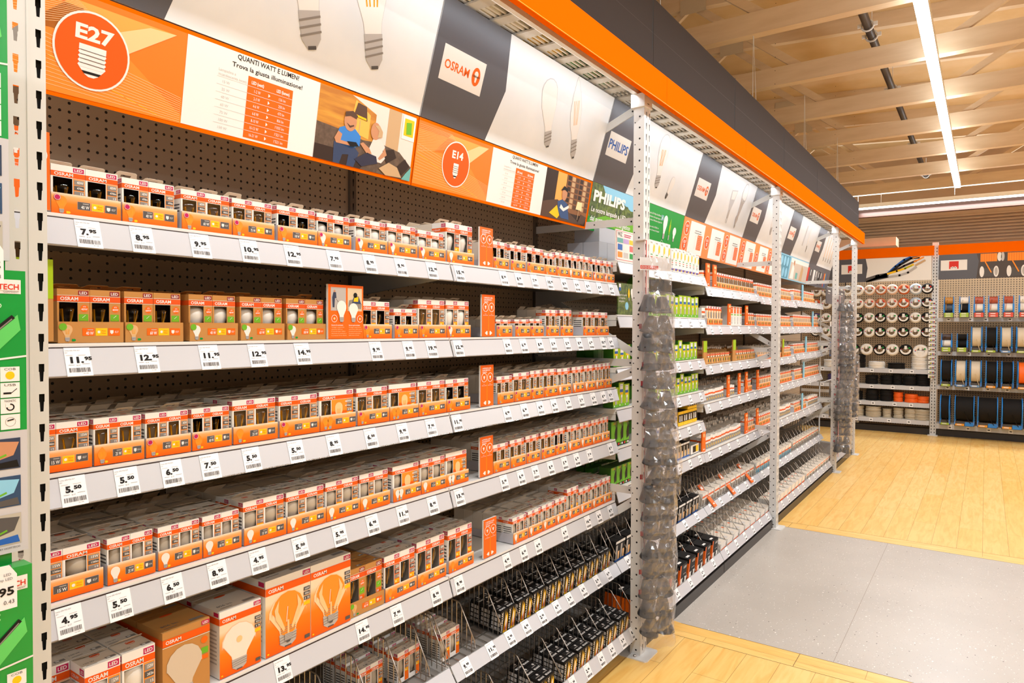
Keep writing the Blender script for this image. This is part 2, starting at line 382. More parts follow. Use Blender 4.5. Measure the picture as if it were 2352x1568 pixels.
# suspended dark pipe with clamps
t = empty('ceiling_pipe', (4, .855, 4.25), 'dark grey pipe hung with clamps across the roof trusses', 'pipe')
PIPE = mat('dark_pipe', '3F3630', .45)
p = MB(); p.tube([(-8, 0, 0), (10.3, 0, 0)], .034, PIPE, 12); p.build('tube', t)
for x in (2.45, 5.9-3.2, 4.3, 6.9, 9.2, -.2):
    c = MB(); c.tube([(x, .046*math.cos(a), .046*math.sin(a)) for a in [2*PI*k/14 for k in range(14)]], .008, STEEL, 5, True)
    c.tube([(x, 0, .045), (x, 0, .28)], .003, STEEL, 5); c.box(x-.01, -.075, -.01, x+.01, -.045, .02, STEEL); c.box(x-.01, .045, -.01, x+.01, .075, .02, STEEL); c.build('pipe_clamp', t)
# linear lamps
LEDM = mat('led_diffuser', (1, .95, .88, 1), .5, 0, 7)
def lamp(name, x0, y0, x1, y1, z, label):
    o = empty(name, ((x0+x1)/2, (y0+y1)/2, z), label, 'ceiling light'); cx, cy = (x1-x0)/2, (y1-y0)/2
    MB().box(-cx, -cy, .012, cx, cy, .075, STEELW).build('housing', o)
    MB().box(-cx+.001, -cy+.001, -.012, cx-.001, cy-.001, .0119, LEDM).build('diffuser', o)
    h = MB(); n = 6
    for k in range(n+1):
        q = -1+2*k/n; h.tube([(q*(cx-.02), q*(cy-.02), .07), (q*(cx-.02), q*(cy-.02), .22)], .003, STEEL, 5)
    h.build('hanger', o); return o
lamp('ceiling_light', -4, .33, 11.75, .405, 3.75, 'long white linear lamp running down the aisle under the trusses')
lamp('ceiling_light', 12.97, -6.5, 13.03, 1.85, 3.75, 'white linear lamp running across the aisle before the back wall')
lamp('ceiling_light', -4, -2.74, 12, -2.66, 3.75, 'added unseen linear lamp for the fill light right of the aisle')  # lamp body added out of view to go with the right fill
b = MB(); b.box(13.1, -9, 3.62, 13.22, 9, 3.80, mat('dark_rail', '4A2A1C', .5)); b.tube([(13.16, 1.5, 3.8), (13.16, 1.5, 4.1)], .006, STEEL); b.tube([(13.16, -5, 3.8), (13.16, -5, 4.1)], .006, STEEL)
tag(b.build('ceiling_rail'), 'dark brown rail hung just behind the lamp that crosses the aisle', 'rail')
t = empty('smoke_detector', (7.9, -.35, 3.95), 'small dark sprinkler head under the trusses right of the aisle lamp', 'sprinkler')
MB().tube([(0, 0, 0), (0, 0, -.06)], .01, PIPE).build('stem', t); MB().lathe([(.0, -.06), (.03, -.065), (.03, -.072), (0, -.075)], PIPE).build('deflector', t)

# ================================================================== THE RACK
# upright: slotted front sheet, dotted side sheet, cap, foot, braces
def slotted(mb, x0, x1, y, z0, z1, cols, pitch, sw, sh, m):
    """front sheet (normal -y) with real slots; cols = centres"""
    xs = [x0]
    for c in cols: xs += [c-sw/2, c+sw/2]
    xs.append(x1)
    for i in range(len(xs)-1):
        if i % 2 == 0: mb.add([(xs[i], y, z0), (xs[i+1], y, z0), (xs[i+1], y, z1), (xs[i], y, z1)], [(0, 1, 2, 3)], m)
        else:
            z = z0; a, b = xs[i], xs[i+1]; k = 0
            while z < z1:
                s0 = min(z1, z0+k*pitch+(pitch-sh)); 
                mb.add([(a, y, z), (b, y, z), (b, y, s0), (a, y, s0)], [(0, 1, 2, 3)], m)
                s1 = min(z1, s0+sh)
                if s1 > s0+.001:   # tapered key slot
                    q = (b-a)*.22; sm = s0+sh*.55
                    mb.add([(a, y, s0), (a+q, y, s0), (a+q*.5, y, sm), (a, y, sm)], [(0, 1, 2, 3)], m); mb.add([(b-q, y, s0), (b, y, s0), (b, y, sm), (b-q*.5, y, sm)], [(0, 1, 2, 3)], m)
                    mb.add([(a, y, s0), (a, y+.012, s0), (a, y+.012, s1), (a, y, s1)], [(0, 1, 2, 3)], m)
                z = s1; k += 1
def upright_mesh(dots=True):
    mb = MB(); w, d, H = .077, .058, 2.91
    slotted(mb, -w, 0, 0, 0, H, (-.0485, -.0118), .0565, .0092, .033, STEEL)
    mb.box(-.0225, .010, 0, -.003, .012, H, HOLE)  # black sheet painting the dark of the hollow behind the right slots
    # folded rib in the middle of the front, side sheets, inner lips
    mb.box(-.0315, -.0015, 0, -.0275, 0, H, STEEL)
    mb.box(-w, .0005, 0, -w+.002, d, H, STEEL); mb.box(-.002, .0005, 0, 0, d, H, STEEL)
    mb.box(-w+.002, d-.002, 0, -w+.014, d, H, STEEL); mb.box(-.014, d-.002, 0, -.002, d, H, STEEL)
    if dots:
        pl = Pl(mb, (-w, 0, 0), (0, -1, 0), (0, 0, 1))
        for k in range(int(H/.0565)): pl.circ(-d*.42, .03+k*.0565, .0052, HOLE, 1, 8); pl.circ(-d*.86, .058+k*.113, .0035, HOLE, 1, 6)
    return mb.mesh('upright')
UPM = upright_mesh()
def upright(k, x, n):
    o = empty('rack_upright', (x, 1.457, 0), n, 'shelving upright', 'slotted rack uprights along the aisle')
    ob('post', UPM, o)
    f = MB(); f.prism([(-.125, -.045), (-.11, -.055), (.02, -.055), (.035, -.045), (.035, .1), (-.125, .1)], 0, .006, STEEL, 'z'); f.lathe([(0, .006), (.008, .006), (.008, .014), (0, .015)], SCREW, Matrix.Translation((-.1, .02, 0)), 8); f.build('foot_plate', o)
    c = MB(); c.box(-.088, -.006, 2.845, .008, .07, 2.914, STEELW); pl = Pl(c, (-.088, -.006, 2.845)); pl.rect(.035, .018, .06, .022, HOLE); pl.circ(.03, .06, .004, HOLE); c.build('end_cap', o)
    def brace(y0, z0, y1, z1, name='brace'):
        b = MB(); d = Vector((0, y1-y0, z1-z0)); L = d.length; a = math.atan2(d.z, d.y)
        M = Matrix.Translation((-.005, y0, z0)) @ Matrix.Rotation(a, 4, 'X')
        b.box(-.003, 0, -.02, .003, L, .02, STEEL, M); 
        P = Pl(b, M @ Vector((-.003, .04, 0)), M.to_3x3() @ Vector((0, -1, 0)), M.to_3x3() @ Vector((0, 0, 1))); P.circ(0, 0, .005, HOLE); P.circ(-.22, 0, .004, HOLE); b.build(name, o)
    for z in (2.275, 1.525, .845): brace(.06, z, .70, z)
    brace(.06, 2.87, .30, 2.77)
    brace(.06, 1.565, .70, 1.93); brace(.06, 1.49, .70, 1.24); brace(.06, .80, .70, .35)
    return o
ups = [(0, .566, 'slotted steel upright at the left edge of the photo'), (1, 3.366, 'tall slotted upright with clear bags of dark lamp cups hanging on it'),
       (2, 6.166, 'bare slotted upright rising from the corner of the grey floor'), (3, 8.966, 'distant slotted upright with a sleeve of bags beside it'), (3.5, 10.366, 'last slotted upright at the far end of the aisle shelving')]
for k, x, n in ups: upright(k, x, n)
# beam, fascia
for i, (x0, x1) in enumerate([(-2.3, .566), (.566, 3.366), (3.366, 6.166), (6.166, 8.966), (8.966, 10.4)]):
    tag(MB().box(x0+.01, 1.492, 2.915, x1-.01, 1.516, 3.02, STEELW).build('rack_rail'), 'white horizontal rail on top of the uprights, %s from the near end' % nth(i), 'rack rail', 'white rails below the orange fascia')
seams = [-.8, .56, 1.97, 3.40, 4.82, 6.22, 7.64, 9.05, 10.43]
for i in range(len(seams)-1):
    m = MB(); a, b = seams[i]+.0015, seams[i+1]-.0015
    m.box(a, 1.381, 2.867, b, 1.384, 3.013, FOR); m.box(a, 1.384, 2.867, b, 1.407, 2.870, FOR); m.box(a, 1.384, 3.010, b, 1.457, 3.013, FOR)
    Pl(m, (a, 1.3809, 2.867)).line(0, .0035, b-a, .0035, .0018, YEL)  # lamp reflection along the bottom edge, painted as a yellow line
    tag(m.build('fascia_panel'), 'glossy orange fascia panel, %s from the near end of the aisle' % nth(i), 'fascia panel', 'orange fascia panels')
    m = MB(); m.box(a, 1.458, 3.013, b, 1.463, 3.44, FBR)
    P = Pl(m, (a, 1.458, 3.086)); P.line(0, .17, b-a, .17, .002, DBROWN); P.line(b-a-.012, .08, b-a-.003, .36, .012, HOLE)
    m.box(a, 1.463, 3.43, b, 1.50, 3.44, FBR)
    for q in (a+.2, b-.2): m.box(q, 1.463, 3.022, q+.03, 1.52, 3.40, STEEL)
    tag(m.build('upper_fascia_panel'), 'dark brown upper fascia panel, %s from the near end of the aisle' % nth(i), 'fascia panel', 'dark brown fascia panels')
for i, x in enumerate((3.5, 5.4, 7.2, 9.0)):
    c = MB(); c.tube([(x, 1.50, 3.44), (x, 1.50, 4.0)], .0025, STEEL, 5); c.tube([(x+.1, 1.50, 3.44), (x, 1.50, 4.0)], .002, STEEL, 5)
    tag(c.build('hanging_chain'), 'thin chain rising from the dark fascia to a truss, %s from the near end' % nth(i), 'chain', 'chains holding the fascia')
t = MB(); t.box(3.46, 1.52, 3.44, 3.58, 1.62, 3.56, STEEL); P = Pl(t, (3.46, 1.52, 3.44)); P.circ(.04, .035, .022, DGREY); P.circ(.085, .035, .022, DGREY); P.circ(.085, .085, .022, DGREY)
P = Pl(t, (3.46, 1.62, 3.44), (0, -1, 0)); P.circ(.05, .05, .03, DGREY)
tag(t.build('junction_box'), 'grey junction box standing on top of the dark fascia', 'box')
# wire/steel deck above the signs
for i in range(5):
    x0 = .566+1.4*i*2-2.8+.01; x1 = x0+2.78
    if i == 4: x1 = 10.38
    d = MB(); x = x0+.03
    while x < x1-.08: d.box(x, 1.518, 2.956, x+.060, 2.25, 2.964, STEEL); x += .1655
    for k in range(16): d.box(x0, 1.525+.0245*k, 2.966, x1, 1.534+.0245*k, 2.974, STEELW)
    for k in range(5): d.box(x0, 1.93+.06*k, 2.966, x1, 1.94+.06*k, 2.974, STEELW)
    tag(d.build('rack_deck'), 'slatted steel deck above the sign panels, %s from the near end' % nth(i), 'rack deck', 'slatted decks on top of the shelving')
def stock(x, y, wx, wy, h, m, m2, label):
    b = MB(); b.box(0, 0, 0, wx, wy, h, m); P = Pl(b, (0, 0, 0), (1, 0, 0), (0, 0, 1)); P.rect(.02, h*.3, wx*.7, h*.6, m2)
    b.add([(.02, wy*.3, -.0004), (wx*.8, wy*.3, -.0004), (wx*.8, wy*.6, -.0004), (.02, wy*.6, -.0004)], [(0, 3, 2, 1)], m2)
    tag(b.build('stock_carton', None, (x, y, 2.976)), label, 'carton')
stock(1.95, 1.60, .5, .5, .3, WHITE, BROWN, 'white carton lying on the slatted deck over the first sign')
stock(2.52, 1.60, .22, .5, .3, YEL, WHITE, 'yellow carton lying on the slatted deck')
stock(2.8, 1.62, .42, .5, .25, DGREEN, WHITE, 'green carton lying on the slatted deck')
stock(3.75, 1.62, .6, .5, .28, WHITE, BLACK, 'white carton with black print on the deck right of the first bag upright')
stock(4.5, 1.62, .6, .5, .28, KRAFT, DGREY, 'kraft carton lying on the slatted deck')
stock(5.3, 1.62, .6, .5, .3, WHITE, GREY, 'plain white carton lying further along the slatted deck')
# gondola: perforated backs and slotted columns
for b in range(-1, 7):
    x0 = bayx(b)+.016; x1 = bayx(b+1)-.016
    m = MB(); m.box(0, 0, 0, x1-x0, .012, 2.86, PEG)
    tag(m.build('pegboard_panel', None, (x0, 2.17, .06)), 'brown perforated back panel behind the shelves of the %s' % (['bay hidden by the near upright']+BAYN+['x'])[b+1], 'back panel', 'perforated back panels')
CM = MB(); slotted(CM, -.0155, .0155, -.012, 0, 2.95, (0,), .05, .006, .03, mat('gondola_column', '6A5C4E', .5)); CM.box(-.0155, -.0115, 0, -.0135, .04, 2.95, MATS['gondola_column']); CM.box(.0135, -.0115, 0, .0155, .04, 2.95, MATS['gondola_column']); CM.box(-.0135, -.004, 0, .0135, .0, 2.95, HOLE)
CME = CM.mesh('column')
for b in range(0, 8):
    o = ob('gondola_column', CME, None, (bayx(b), 2.168, .02)); tag(o, 'narrow slotted column between back panels, %s from the near end' % nth(b), 'shelf column', 'slotted columns between the back panels')
m = MB(); m.box(.2, 2.22, 0, 10.36, 2.235, 3.0, mat('rack_rear_sheet', '5B4C3F', .7)); tag(m.build('rear_sheet'), 'brown sheet closing the back of the whole aisle shelving', 'back panel')
# kick plates
for b in range(0, 7):
    ky = 1.60 if b < 2 else 1.483; m = MB(); m.box(bayx(b)+.004+(.006 if b > 1 and b % 2 == 0 else 0), ky, 0, bayx(b+1)-.004-(.08 if b in (3, 5, 6) else 0), ky+.014, .052 if b < 2 else .066, mat('kick_plate', '2A2522', .4))
    tag(m.build('kick_plate'), 'dark kick plate at the floor under the %s' % BAYN[b], 'kick plate', 'dark kick plates under the shelving')

# ================================================================== SHELVES, STRIPS, PRICE TAGS
def shelf_meshes(L):
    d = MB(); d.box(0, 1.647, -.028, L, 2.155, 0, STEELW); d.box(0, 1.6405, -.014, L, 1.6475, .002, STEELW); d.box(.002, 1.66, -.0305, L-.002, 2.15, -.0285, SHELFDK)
    l = MB(); l.prism([(1.6375, -.0085), (1.6185, -.067), (1.621, -.0705), (1.6235, -.0690), (1.6405, -.0085)], 0, L, LIP)
    l.prism([(1.6383, -.0058), (1.6375, -.0085), (1.6402, -.0085), (1.6402, -.0058)], 0, L, DBROWN)
    l.prism([(1.6178, -.0665), (1.6168, -.0700), (1.6195, -.0705), (1.6195, -.0670)], 0, L, CLEAR)
    e = MB(); e.prism([(1.645, -.03), (2.155, -.03), (2.155, -.115), (1.70, -.062), (1.645, -.06)], 0, .004, STEEL)
    return d.mesh('shelf'), l.mesh('label_strip'), e.mesh('bracket')
SHM = shelf_meshes(1.392)
def shelf(b, n, z, name=None):
    o = ob('shelf', SHM[0], None, (bayx(b)+.004, 0, z))
    tag(o, 'grey steel shelf with a slanted label strip, %s of the %s' % (SHN[n], BAYN[b]), 'shelf', 'steel shelves')
    ob('label_strip', SHM[1], o); ob('bracket', SHM[2], o, (.001, 0, 0)); ob('bracket', SHM[2], o, (1.387, 0, 0)); return o
SHZ = {0: [1.95, 1.67, 1.39, 1.108, .775], 1: [1.95, 1.67, 1.39, 1.108, .775],
       2: [2.075, 1.781, 1.495, 1.27, 1.056, .833], 3: [2.01, 1.735, 1.449, 1.174, .827],
       4: [1.995, 1.732, 1.43, 1.17, .83], 5: [2.01, 1.735, 1.449, 1.17, .825]}
for b, zs in SHZ.items():
    for i, z in enumerate(zs): shelf(b, i+1, z)

TILT = math.atan2(.019, .0585)
PT = {}
def tag_mesh(price, near=True):
    k = (price, near)
    if k in PT: return PT[k]
    mb = MB(); pl = Pl(mb, (0, 0, 0), eps=.00025); w, h = .052, .064
    mb.box(-w/2, .0, 0, w/2, .0006, h, mat('tag_paper', 'F7F7F9', .3))
    a, c = price.split('.')
    pl.text(a+'.', -.016, .030, .0125, BLACK, 2, 'L', .0115*len(a)+.004, bold=.055); pl.text(c, -.016+.0115*len(a)+.0055, .0355, .0072, BLACK, 2, 'L', .0155, bold=.055)
    if near:
        pl.text('Lamp LED P25 E27', -.0245, .0565, .0024, INK, 2, 'L', .030); pl.text('E27', -.0245, .0515, .0022, INK, 2)
        pl.text('0.17', -.005, .0225, .0030, DGREY, 2, 'L'); pl.rect(-.0235, .0465, -.01, .0475, PALE, 2); pl.rect(.0, .0465, .016, .0475, PALE, 2)
        pl.rect(-.021, .0245, -.009, .0252, INK, 2); pl.rect(.007, .0265, .022, .0272, INK, 2); pl.text('326 3.080', .006, .0045, .0019, INK, 2)
    rnd = random.Random(price); x = -.021
    while x < .021:
        ww = rnd.choice((.0006, .0006, .0011, .0016)) if near else rnd.choice((.0016, .0024)); pl.rect(x, .0085, x+ww, .0185, DGREY if near else INK, 2); x += ww+rnd.choice((.0006, .0009, .0013))*(1 if near else 1.8)
    PT[k] = mb.mesh('price_tag'); return PT[k]
def price(x, ytop, ztop, p, label, tilt=TILT, near=True, drop=.0625):
    o = ob('price_tag', tag_mesh(p, near), None, (x, ytop-.0012-math.sin(tilt)*drop, ztop-math.cos(tilt)*drop), (-tilt, 0, 0))
    return tag(o, label, 'price tag', 'price tags on the shelf strips')
TAGS = {1: '7.95@0.713 8.95@0.830 9.95@0.974 10.95@1.114 12.95@1.253 7.95@1.405 8.95@1.551 9.95@1.692 12.95@1.849 15.95@2.004 8.50@2.291 8.95@2.403 7.95@2.525 10.95@2.649 8.95@2.781 9.95@2.901 8.95@3.011 8.95@3.137 8.95@3.270',
2: '11.95@0.690 12.95@0.839 11.95@0.997 12.95@1.137 14.95@1.287 9.95@1.578 9.95@1.731 19.95@1.848 12.95@2.000 5.95@2.321 6.95@2.441 8.95@2.570 5.95@2.685 5.95@2.812 8.95@2.930 6.95@3.046 10.95@3.179 8.95@3.269',
3: '5.50@0.678 5.50@0.791 6.50@0.898 7.50@0.998 5.50@1.118 5.50@1.263 8.95@1.402 6.50@1.555 9.95@1.701 7.95@1.846 11.95@1.993 4.95@2.320 6.95@2.450 4.95@2.576 6.95@2.696 5.95@2.823 5.95@2.951 6.95@3.078 8.95@3.188 8.95@3.268',
4: '4.95@0.668 5.50@0.773 6.50@0.898 8.95@1.017 4.95@1.138 5.50@1.277 5.95@1.424 6.95@1.562 11.50@1.701 8.95@1.856 13.95@2.007 5.95@2.300 6.95@2.425 7.95@2.539 8.95@2.668 5.95@2.794 6.95@2.911 7.95@3.040 8.95@3.272',
5: '13.95@1.216 14.95@1.519 7.95@1.674 8.95@1.873 9.95@2.008 4.95@2.321 6.95@2.448 4.95@2.563 4.95@2.797 14.95@3.026 8.95@3.148 8.95@3.277'}
for n, t in TAGS.items():
    for i, q in enumerate(t.split()):
        p, x = q.split('@'); x = float(x); b = 0 if x < 1.961 else 1
        price(x, 1.637, SHZ[b][n-1]-.009, p, 'white price tag reading %s, %s along the %s of the two nearest bays' % (p, nth(i), SHN[n]))
rp = random.Random(5)
for b in (2, 3, 4, 5):
    for n, z in enumerate(SHZ[b]):
        k = [0, 0, 7, 6, 6, 5][b]
        for j in range(k):
            if b == 2 and j == 0: continue
            x = bayx(b)+.1+1.2*(j+rp.uniform(-.12, .12))/(k-1)
            price(x, 1.637, z-.009, rp.choice(['4.95', '6.95', '8.95', '9.95', '2.95', '5.50', '7.95']), 'small white price tag, %s along the %s of the %s' % (nth(j), SHN[n+1], BAYN[b]), near=False)

# wire baskets: sloping wire floor, slanted strip, wire dividers
def tube4(m, pts, r): m.tube(pts, r, WIRE, 4)
def basket(b, low, x0=None, x1=None):
    x0 = bayx(b)+.004 if x0 is None else x0; x1 = bayx(b+1)-.004 if x1 is None else x1
    if low: x0 += .006 if b % 2 == 0 else 0; x1 -= .080 if (b % 2 or b == 6) else 0
    y, z = (1.513, .142) if low else (1.634, .437)
    L = x1-x0
    o = empty('basket_shelf', (x0, y, z), 'wire basket shelf with a slanted label strip, %s tier of the %s' % ('lowest' if low else 'upper basket', BAYN[b]), 'basket shelf', 'wire basket shelves')
    f = MB(); n = int(L/.045)
    for i in range(n+1): f.box(L*i/n-.0015, .004, -.028, L*i/n+.0015, 2.14-y, -.025, WIRE, Matrix.Rotation(.09, 4, 'X'))
    for i in range(7): f.box(0, .01+(2.12-y)*i/6, -.031, L, .014+(2.12-y)*i/6, -.028, WIRE, Matrix.Rotation(.09, 4, 'X'))
    f.build('wire_floor', o)
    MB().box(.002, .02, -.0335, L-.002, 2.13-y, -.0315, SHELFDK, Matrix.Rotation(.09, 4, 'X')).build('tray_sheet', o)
    l = MB(); a = (.0, .0); c = (-.034, -.050) if not low else (-.030, -.056)
    l.prism([a, c, (c[0]+.003, c[1]-.002), (.006, -.001)], 0, L, LIP); l.prism([a, (.006, -.001), (.006, -.034), (.003, -.034)], 0, L, STEELW); l.build('label_strip', o)
    e = MB(); e.prism([(.003, -.005), (2.14-y, .04), (2.14-y, -.08), (.2, -.06), (.01, -.04)], .0, .004, STEEL); em = e.mesh('bracket'); ob('bracket', em, o, (0, 0, 0)); ob('bracket', em, o, (L-.004, 0, 0))
    rr = MB(); 
    for i in range(int(L/.028)): rr.box(.01+i*.028, 2.135-y, .02, .0125+i*.028, 2.137-y, .20, WIRE)
    for q in (.06, .12, .2): rr.box(.005, 2.137-y, q, L-.005, 2.139-y, q+.003, WIRE)
    rr.build('rear_wire_grid', o)
    return o
def divider_mesh(low):
    m = MB(); y, z = (1.513, .142) if low else (1.634, .437); D = 2.13-y
    ky = .115 if low else .09; top = .165
    p = [(0, .012, .006), (0, .014, .03), (0, ky, top), (0, ky+.012, top+.006), (0, D, top+.03)]
    m.tube(p, .0026, WIRE, 5); yy = .03
    while yy < D-.01:
        zt = .03+(top-.03)*(yy-.014)/(ky-.014) if yy < ky else top+.006+.024*(yy-ky)/(D-ky)
        m.box(-.0013, yy-.0013, -.02+.09*yy, .0013, yy+.0013, zt, WIRE); yy += .0255
    m.box(-.0013, .012, .0, .0013, D, .0026, WIRE, Matrix.Rotation(.09, 4, 'X')); return m.mesh('basket_divider')
DVM = {False: divider_mesh(False), True: divider_mesh(True)}
def dividers(b, low, xs):
    y, z = (1.513, .142) if low else (1.634, .437)
    for i, x in enumerate(xs):
        o = ob('basket_divider', DVM[low], None, (x, y, z)); tag(o, 'bent chrome wire divider, %s from the left in the %s basket of the %s' % (nth(i), 'lowest' if low else 'upper', BAYN[b]), 'basket divider', 'wire dividers in the basket shelves')
for b in range(6):
    basket(b, False); basket(b, True)
basket(6, True, 8.965, 10.33)
dividers(0, False, [.98, 1.12, 1.27, 1.42, 1.57, 1.72, 1.86, 1.95]); dividers(0, True, [1.3, 1.5, 1.7, 1.9])
dividers(1, False, [1.97, 2.13, 2.31, 2.44, 2.56, 2.69, 2.82, 2.95, 3.08, 3.22, 3.34]); dividers(1, True, [2.0, 2.2, 2.4, 2.6, 2.73, 2.87, 3.01, 3.15, 3.29])
for b in (2, 3, 4, 5):
    dividers(b, False, [bayx(b)+.03+.134*k for k in range(11)]); dividers(b, True, [bayx(b)+.03+.15*k for k in range(10)])
for (n, low, t) in ((1, False, '9.95@2.040 11.95@2.201 2.95@2.333 4.95@2.456 2.95@2.584 4.95@2.713 3.95@2.831 4.95@2.965 2.95@3.113 4.95@3.236'), (1, True, '4.95@2.35 8.95@2.51 1.95@2.658 2.95@2.797 6.50@2.933 2.95@3.045 3.50@3.168 8.95@3.288')):
    for i, q in enumerate(t.split()):
        p, x = q.split('@'); price(float(x), 1.512 if low else 1.633, .141 if low else .4365, p, 'white price tag reading %s, %s along the %s basket strip of the second bay' % (p, nth(i), 'lowest' if low else 'upper'), tilt=math.atan2(.030, .056) if low else math.atan2(.034, .050), drop=.060)
for b in (2, 3, 4, 5):
    for low in (False, True):
        for j in range(6): price(bayx(b)+.12+.22*j, 1.512 if low else 1.633, .141 if low else .4365, rp.choice(['4.95', '6.95', '2.95']), 'small white price tag, %s along the %s basket strip of the %s' % (nth(j), 'lowest' if low else 'upper', BAYN[b]), tilt=math.atan2(.030, .056) if low else math.atan2(.034, .050), near=False, drop=.060)

# ================================================================== SIGNS
LOWO, LOWV, LOWL = (1.835, 2.258), (-.045, .257), .2609
UPO, UPV, UPL = (1.79, 2.517), (-.13, .428), .4473
def sign_planes(b, up):
    o, v = (UPO, UPV) if up else (LOWO, LOWV); x0 = bayx(b)+.003
    mb = MB(); L = 1.394
    mb.prism([(o[0], o[1]), (o[0]+v[0], o[1]+v[1]-.002), (o[0]+v[0]+.006, o[1]+v[1]), (o[0]+.006, o[1]+.002)], x0, x0+L, SIGNW if up else FOR)
    return mb, Pl(mb, (x0, o[0], o[1]), (1, 0, 0), (0, v[0], v[1]), eps=.0005), L
def upper_sign(b, brand, draw, label):
    mb, pl, L = sign_planes(b, True)
    pl.rect(.0, .0, L, UPL, SKYP, 1)
    pl.poly([(0, 0), (.409, 0), (.472, .225), (.423, UPL), (0, UPL)], SIGND, 2)
    pl.rect(.05, .157, .311, .287, WHITE, 3)
    if brand == 'O':
        pl.text('OSRAM', .068, .205, .032, OR, 4, 'L', .150, bold=.015); pl.circ(.262, .222, .026, OR, 4, 24, .036); pl.circ(.262, .232, .012, WHITE, 5); pl.poly([(.254, .224), (.27, .224), (.266, .2), (.258, .2)], WHITE, 5)
        pl.text('OSRAM', .262, .219, .008, BLACK, 6, 'C', .046)
    else: pl.text('PHILIPS', .18, .20, .048, BLUE, 4, 'C', .235, bold=.02)
    draw(pl)
    tag(mb.build('upper_sign'), label, 'sign', 'slanted picture signs above the shelves')
GLP = mat('sign_glass_print', 'F3F1EE', .4); GLE = mat('sign_glass_edge', 'CBCDD0', .4); CAPP = mat('sign_cap_print', 'BDBAB8', .35)
def dA1(p): bulb_icon(p, .872, .075, .46, .088, GLP, CAPP, .33, 2, 'A', None, GLE); bulb_icon(p, 1.136, .095, .46, .088, GLP, CAPP, .33, 2, 'A', FILA, GLE)
def dA2(p): bulb_icon(p, .885, .075, .31, .062, GLP, CAPP, .36, 2, 'A', None, GLE); bulb_icon(p, 1.135, .072, .39, .055, GLP, CAPP, .34, 2, 'C', PEACH, GLE)
def dB1(p): bulb_icon(p, .80, .10, .33, .07, GLP, CAPP, .15, 2, 'A', FILA, GLE); bulb_icon(p, .98, .06, .16, .034, GLP, DGREY, -.4, 2, 'A', None, GLE)
def dB2(p):
    p.poly([(.80, .32), (.94, .34), (.92, .25), (.89, .17), (.84, .17), (.81, .24)], GLE, 2); p.poly([(.815, .315), (.93, .33), (.91, .26), (.83, .25)], GLP, 3); p.rect(.845, .10, .885, .17, CAPP, 3)
    p.rect(.85, .06, .856, .10, GREY, 3); p.rect(.875, .06, .881, .10, GREY, 3)
    p.circ(1.13, .34, .07, GLE, 2, 20, .09); p.circ(1.13, .345, .06, GLP, 3, 20, .075); p.poly([(1.08, .3), (1.17, .29), (1.13, .15), (1.09, .15)], SILV, 3); bulb_icon(p, 1.10, .05, .11, .03, SILV, CAPP, 0, 4)
def dB3(p): bulb_icon(p, .80, .12, .3, .06, GLP, CAPP, .3, 2, 'G', None, GLE)
def dB4(p): p.rect(.75, .15, .80, .38, GLE, 2); bulb_icon(p, 1.02, .1, .3, .03, GLP, GREY, .2, 2, 'C', None, GLE)
def dB5(p):
    for x in (.7, .85, 1.0, 1.15): p.line(x, .08, x-.08, .4, .022, PEACH, 2); p.line(x, .08, x-.01, .13, .03, GREY, 3)
upper_sign(0, 'O', dA1, 'slanted white picture sign with two big light bulbs, nearest of the row')
upper_sign(1, 'O', dA2, 'slanted picture sign with a frosted drop bulb and a candle bulb beside an orange logo')
upper_sign(2, 'P', dB1, 'slanted picture sign with blue letters, partly behind the upright with bags')
upper_sign(3, 'O', dB2, 'slanted picture sign with a halogen spot and a reflector lamp')
upper_sign(4, 'O', dB3, 'slanted picture sign just beyond the bare upright with a round bulb')
upper_sign(5, 'O', dB4, 'slanted picture sign with slim lamps over the pale blue lower sign')
upper_sign(6, 'O', dB5, 'last slanted picture sign at the far end with slim orange lamps')
def orange_bg(p, x0, x1, t0, t1):
    p.poly([(x0, t0), (x1, t0), (x1, t1), (x0, t1)], mat('sign_orange', 'F7790A', .4), 1)
    w = x1-x0
    p.poly([(x0, t0), (x1, t0), (x1, t0+.02), (x0+w*.45, t1-.03), (x0, t1-.03)], mat('sign_orange_mid', 'F98A22', .4), 2)
    p.poly([(x1-.19, t0+.15), (x1-.03, t1-.015), (x0+w*.4, t1-.015), (x0+.1, t1-.1)], mat('sign_orange_pale', 'FAA545', .4), 2)
    p.poly([(x1-.16, t0+.13), (x1-.03, t1-.015), (x1-.10, t1-.020), (x1-.2, t0+.17)], PEACH, 3)
    for k in range(13): p.line(x0+.004, t0+.02+k*.011, x1-.004, t0+.004+k*.0052, .0011, PEACH, 3)
    for k in range(16): p.line(x0+.004, t1-.012-k*.007, x0+.2+k*.004, t1-.012-k*.0028, .0010, PEACH, 3)
    p.line(x0, t0+.12, x1-.06, t0+.005, .0012, YEL, 3)
def socket_icon(p, cx, ty, w, h, l):
    p.rect(cx-w/2, ty-h*.18, cx+w/2, ty, WHITE, l); y = ty-h*.18
    for k in range(4): p.poly([(cx-w*.46, y), (cx+w*.46, y), (cx+w*.52, y-h*.07), (cx+w*.46, y-h*.13), (cx-w*.46, y-h*.13), (cx-w*.52, y-h*.07)], WHITE, l); p.line(cx-w*.46, y-.0004, cx+w*.46, y-h*.02, .0014, DGREY, l+1); y -= h*.135
    p.poly([(cx-w*.46, y), (cx+w*.46, y), (cx+w*.25, y-h*.2), (cx+w*.1, y-h*.27), (cx-w*.1, y-h*.27), (cx-w*.25, y-h*.2)], WHITE, l)
    p.poly([(cx-w*.36, y-h*.1), (cx+w*.36, y-h*.1), (cx+w*.27, y-h*.18), (cx-w*.27, y-h*.18)], BLACK, l+1)
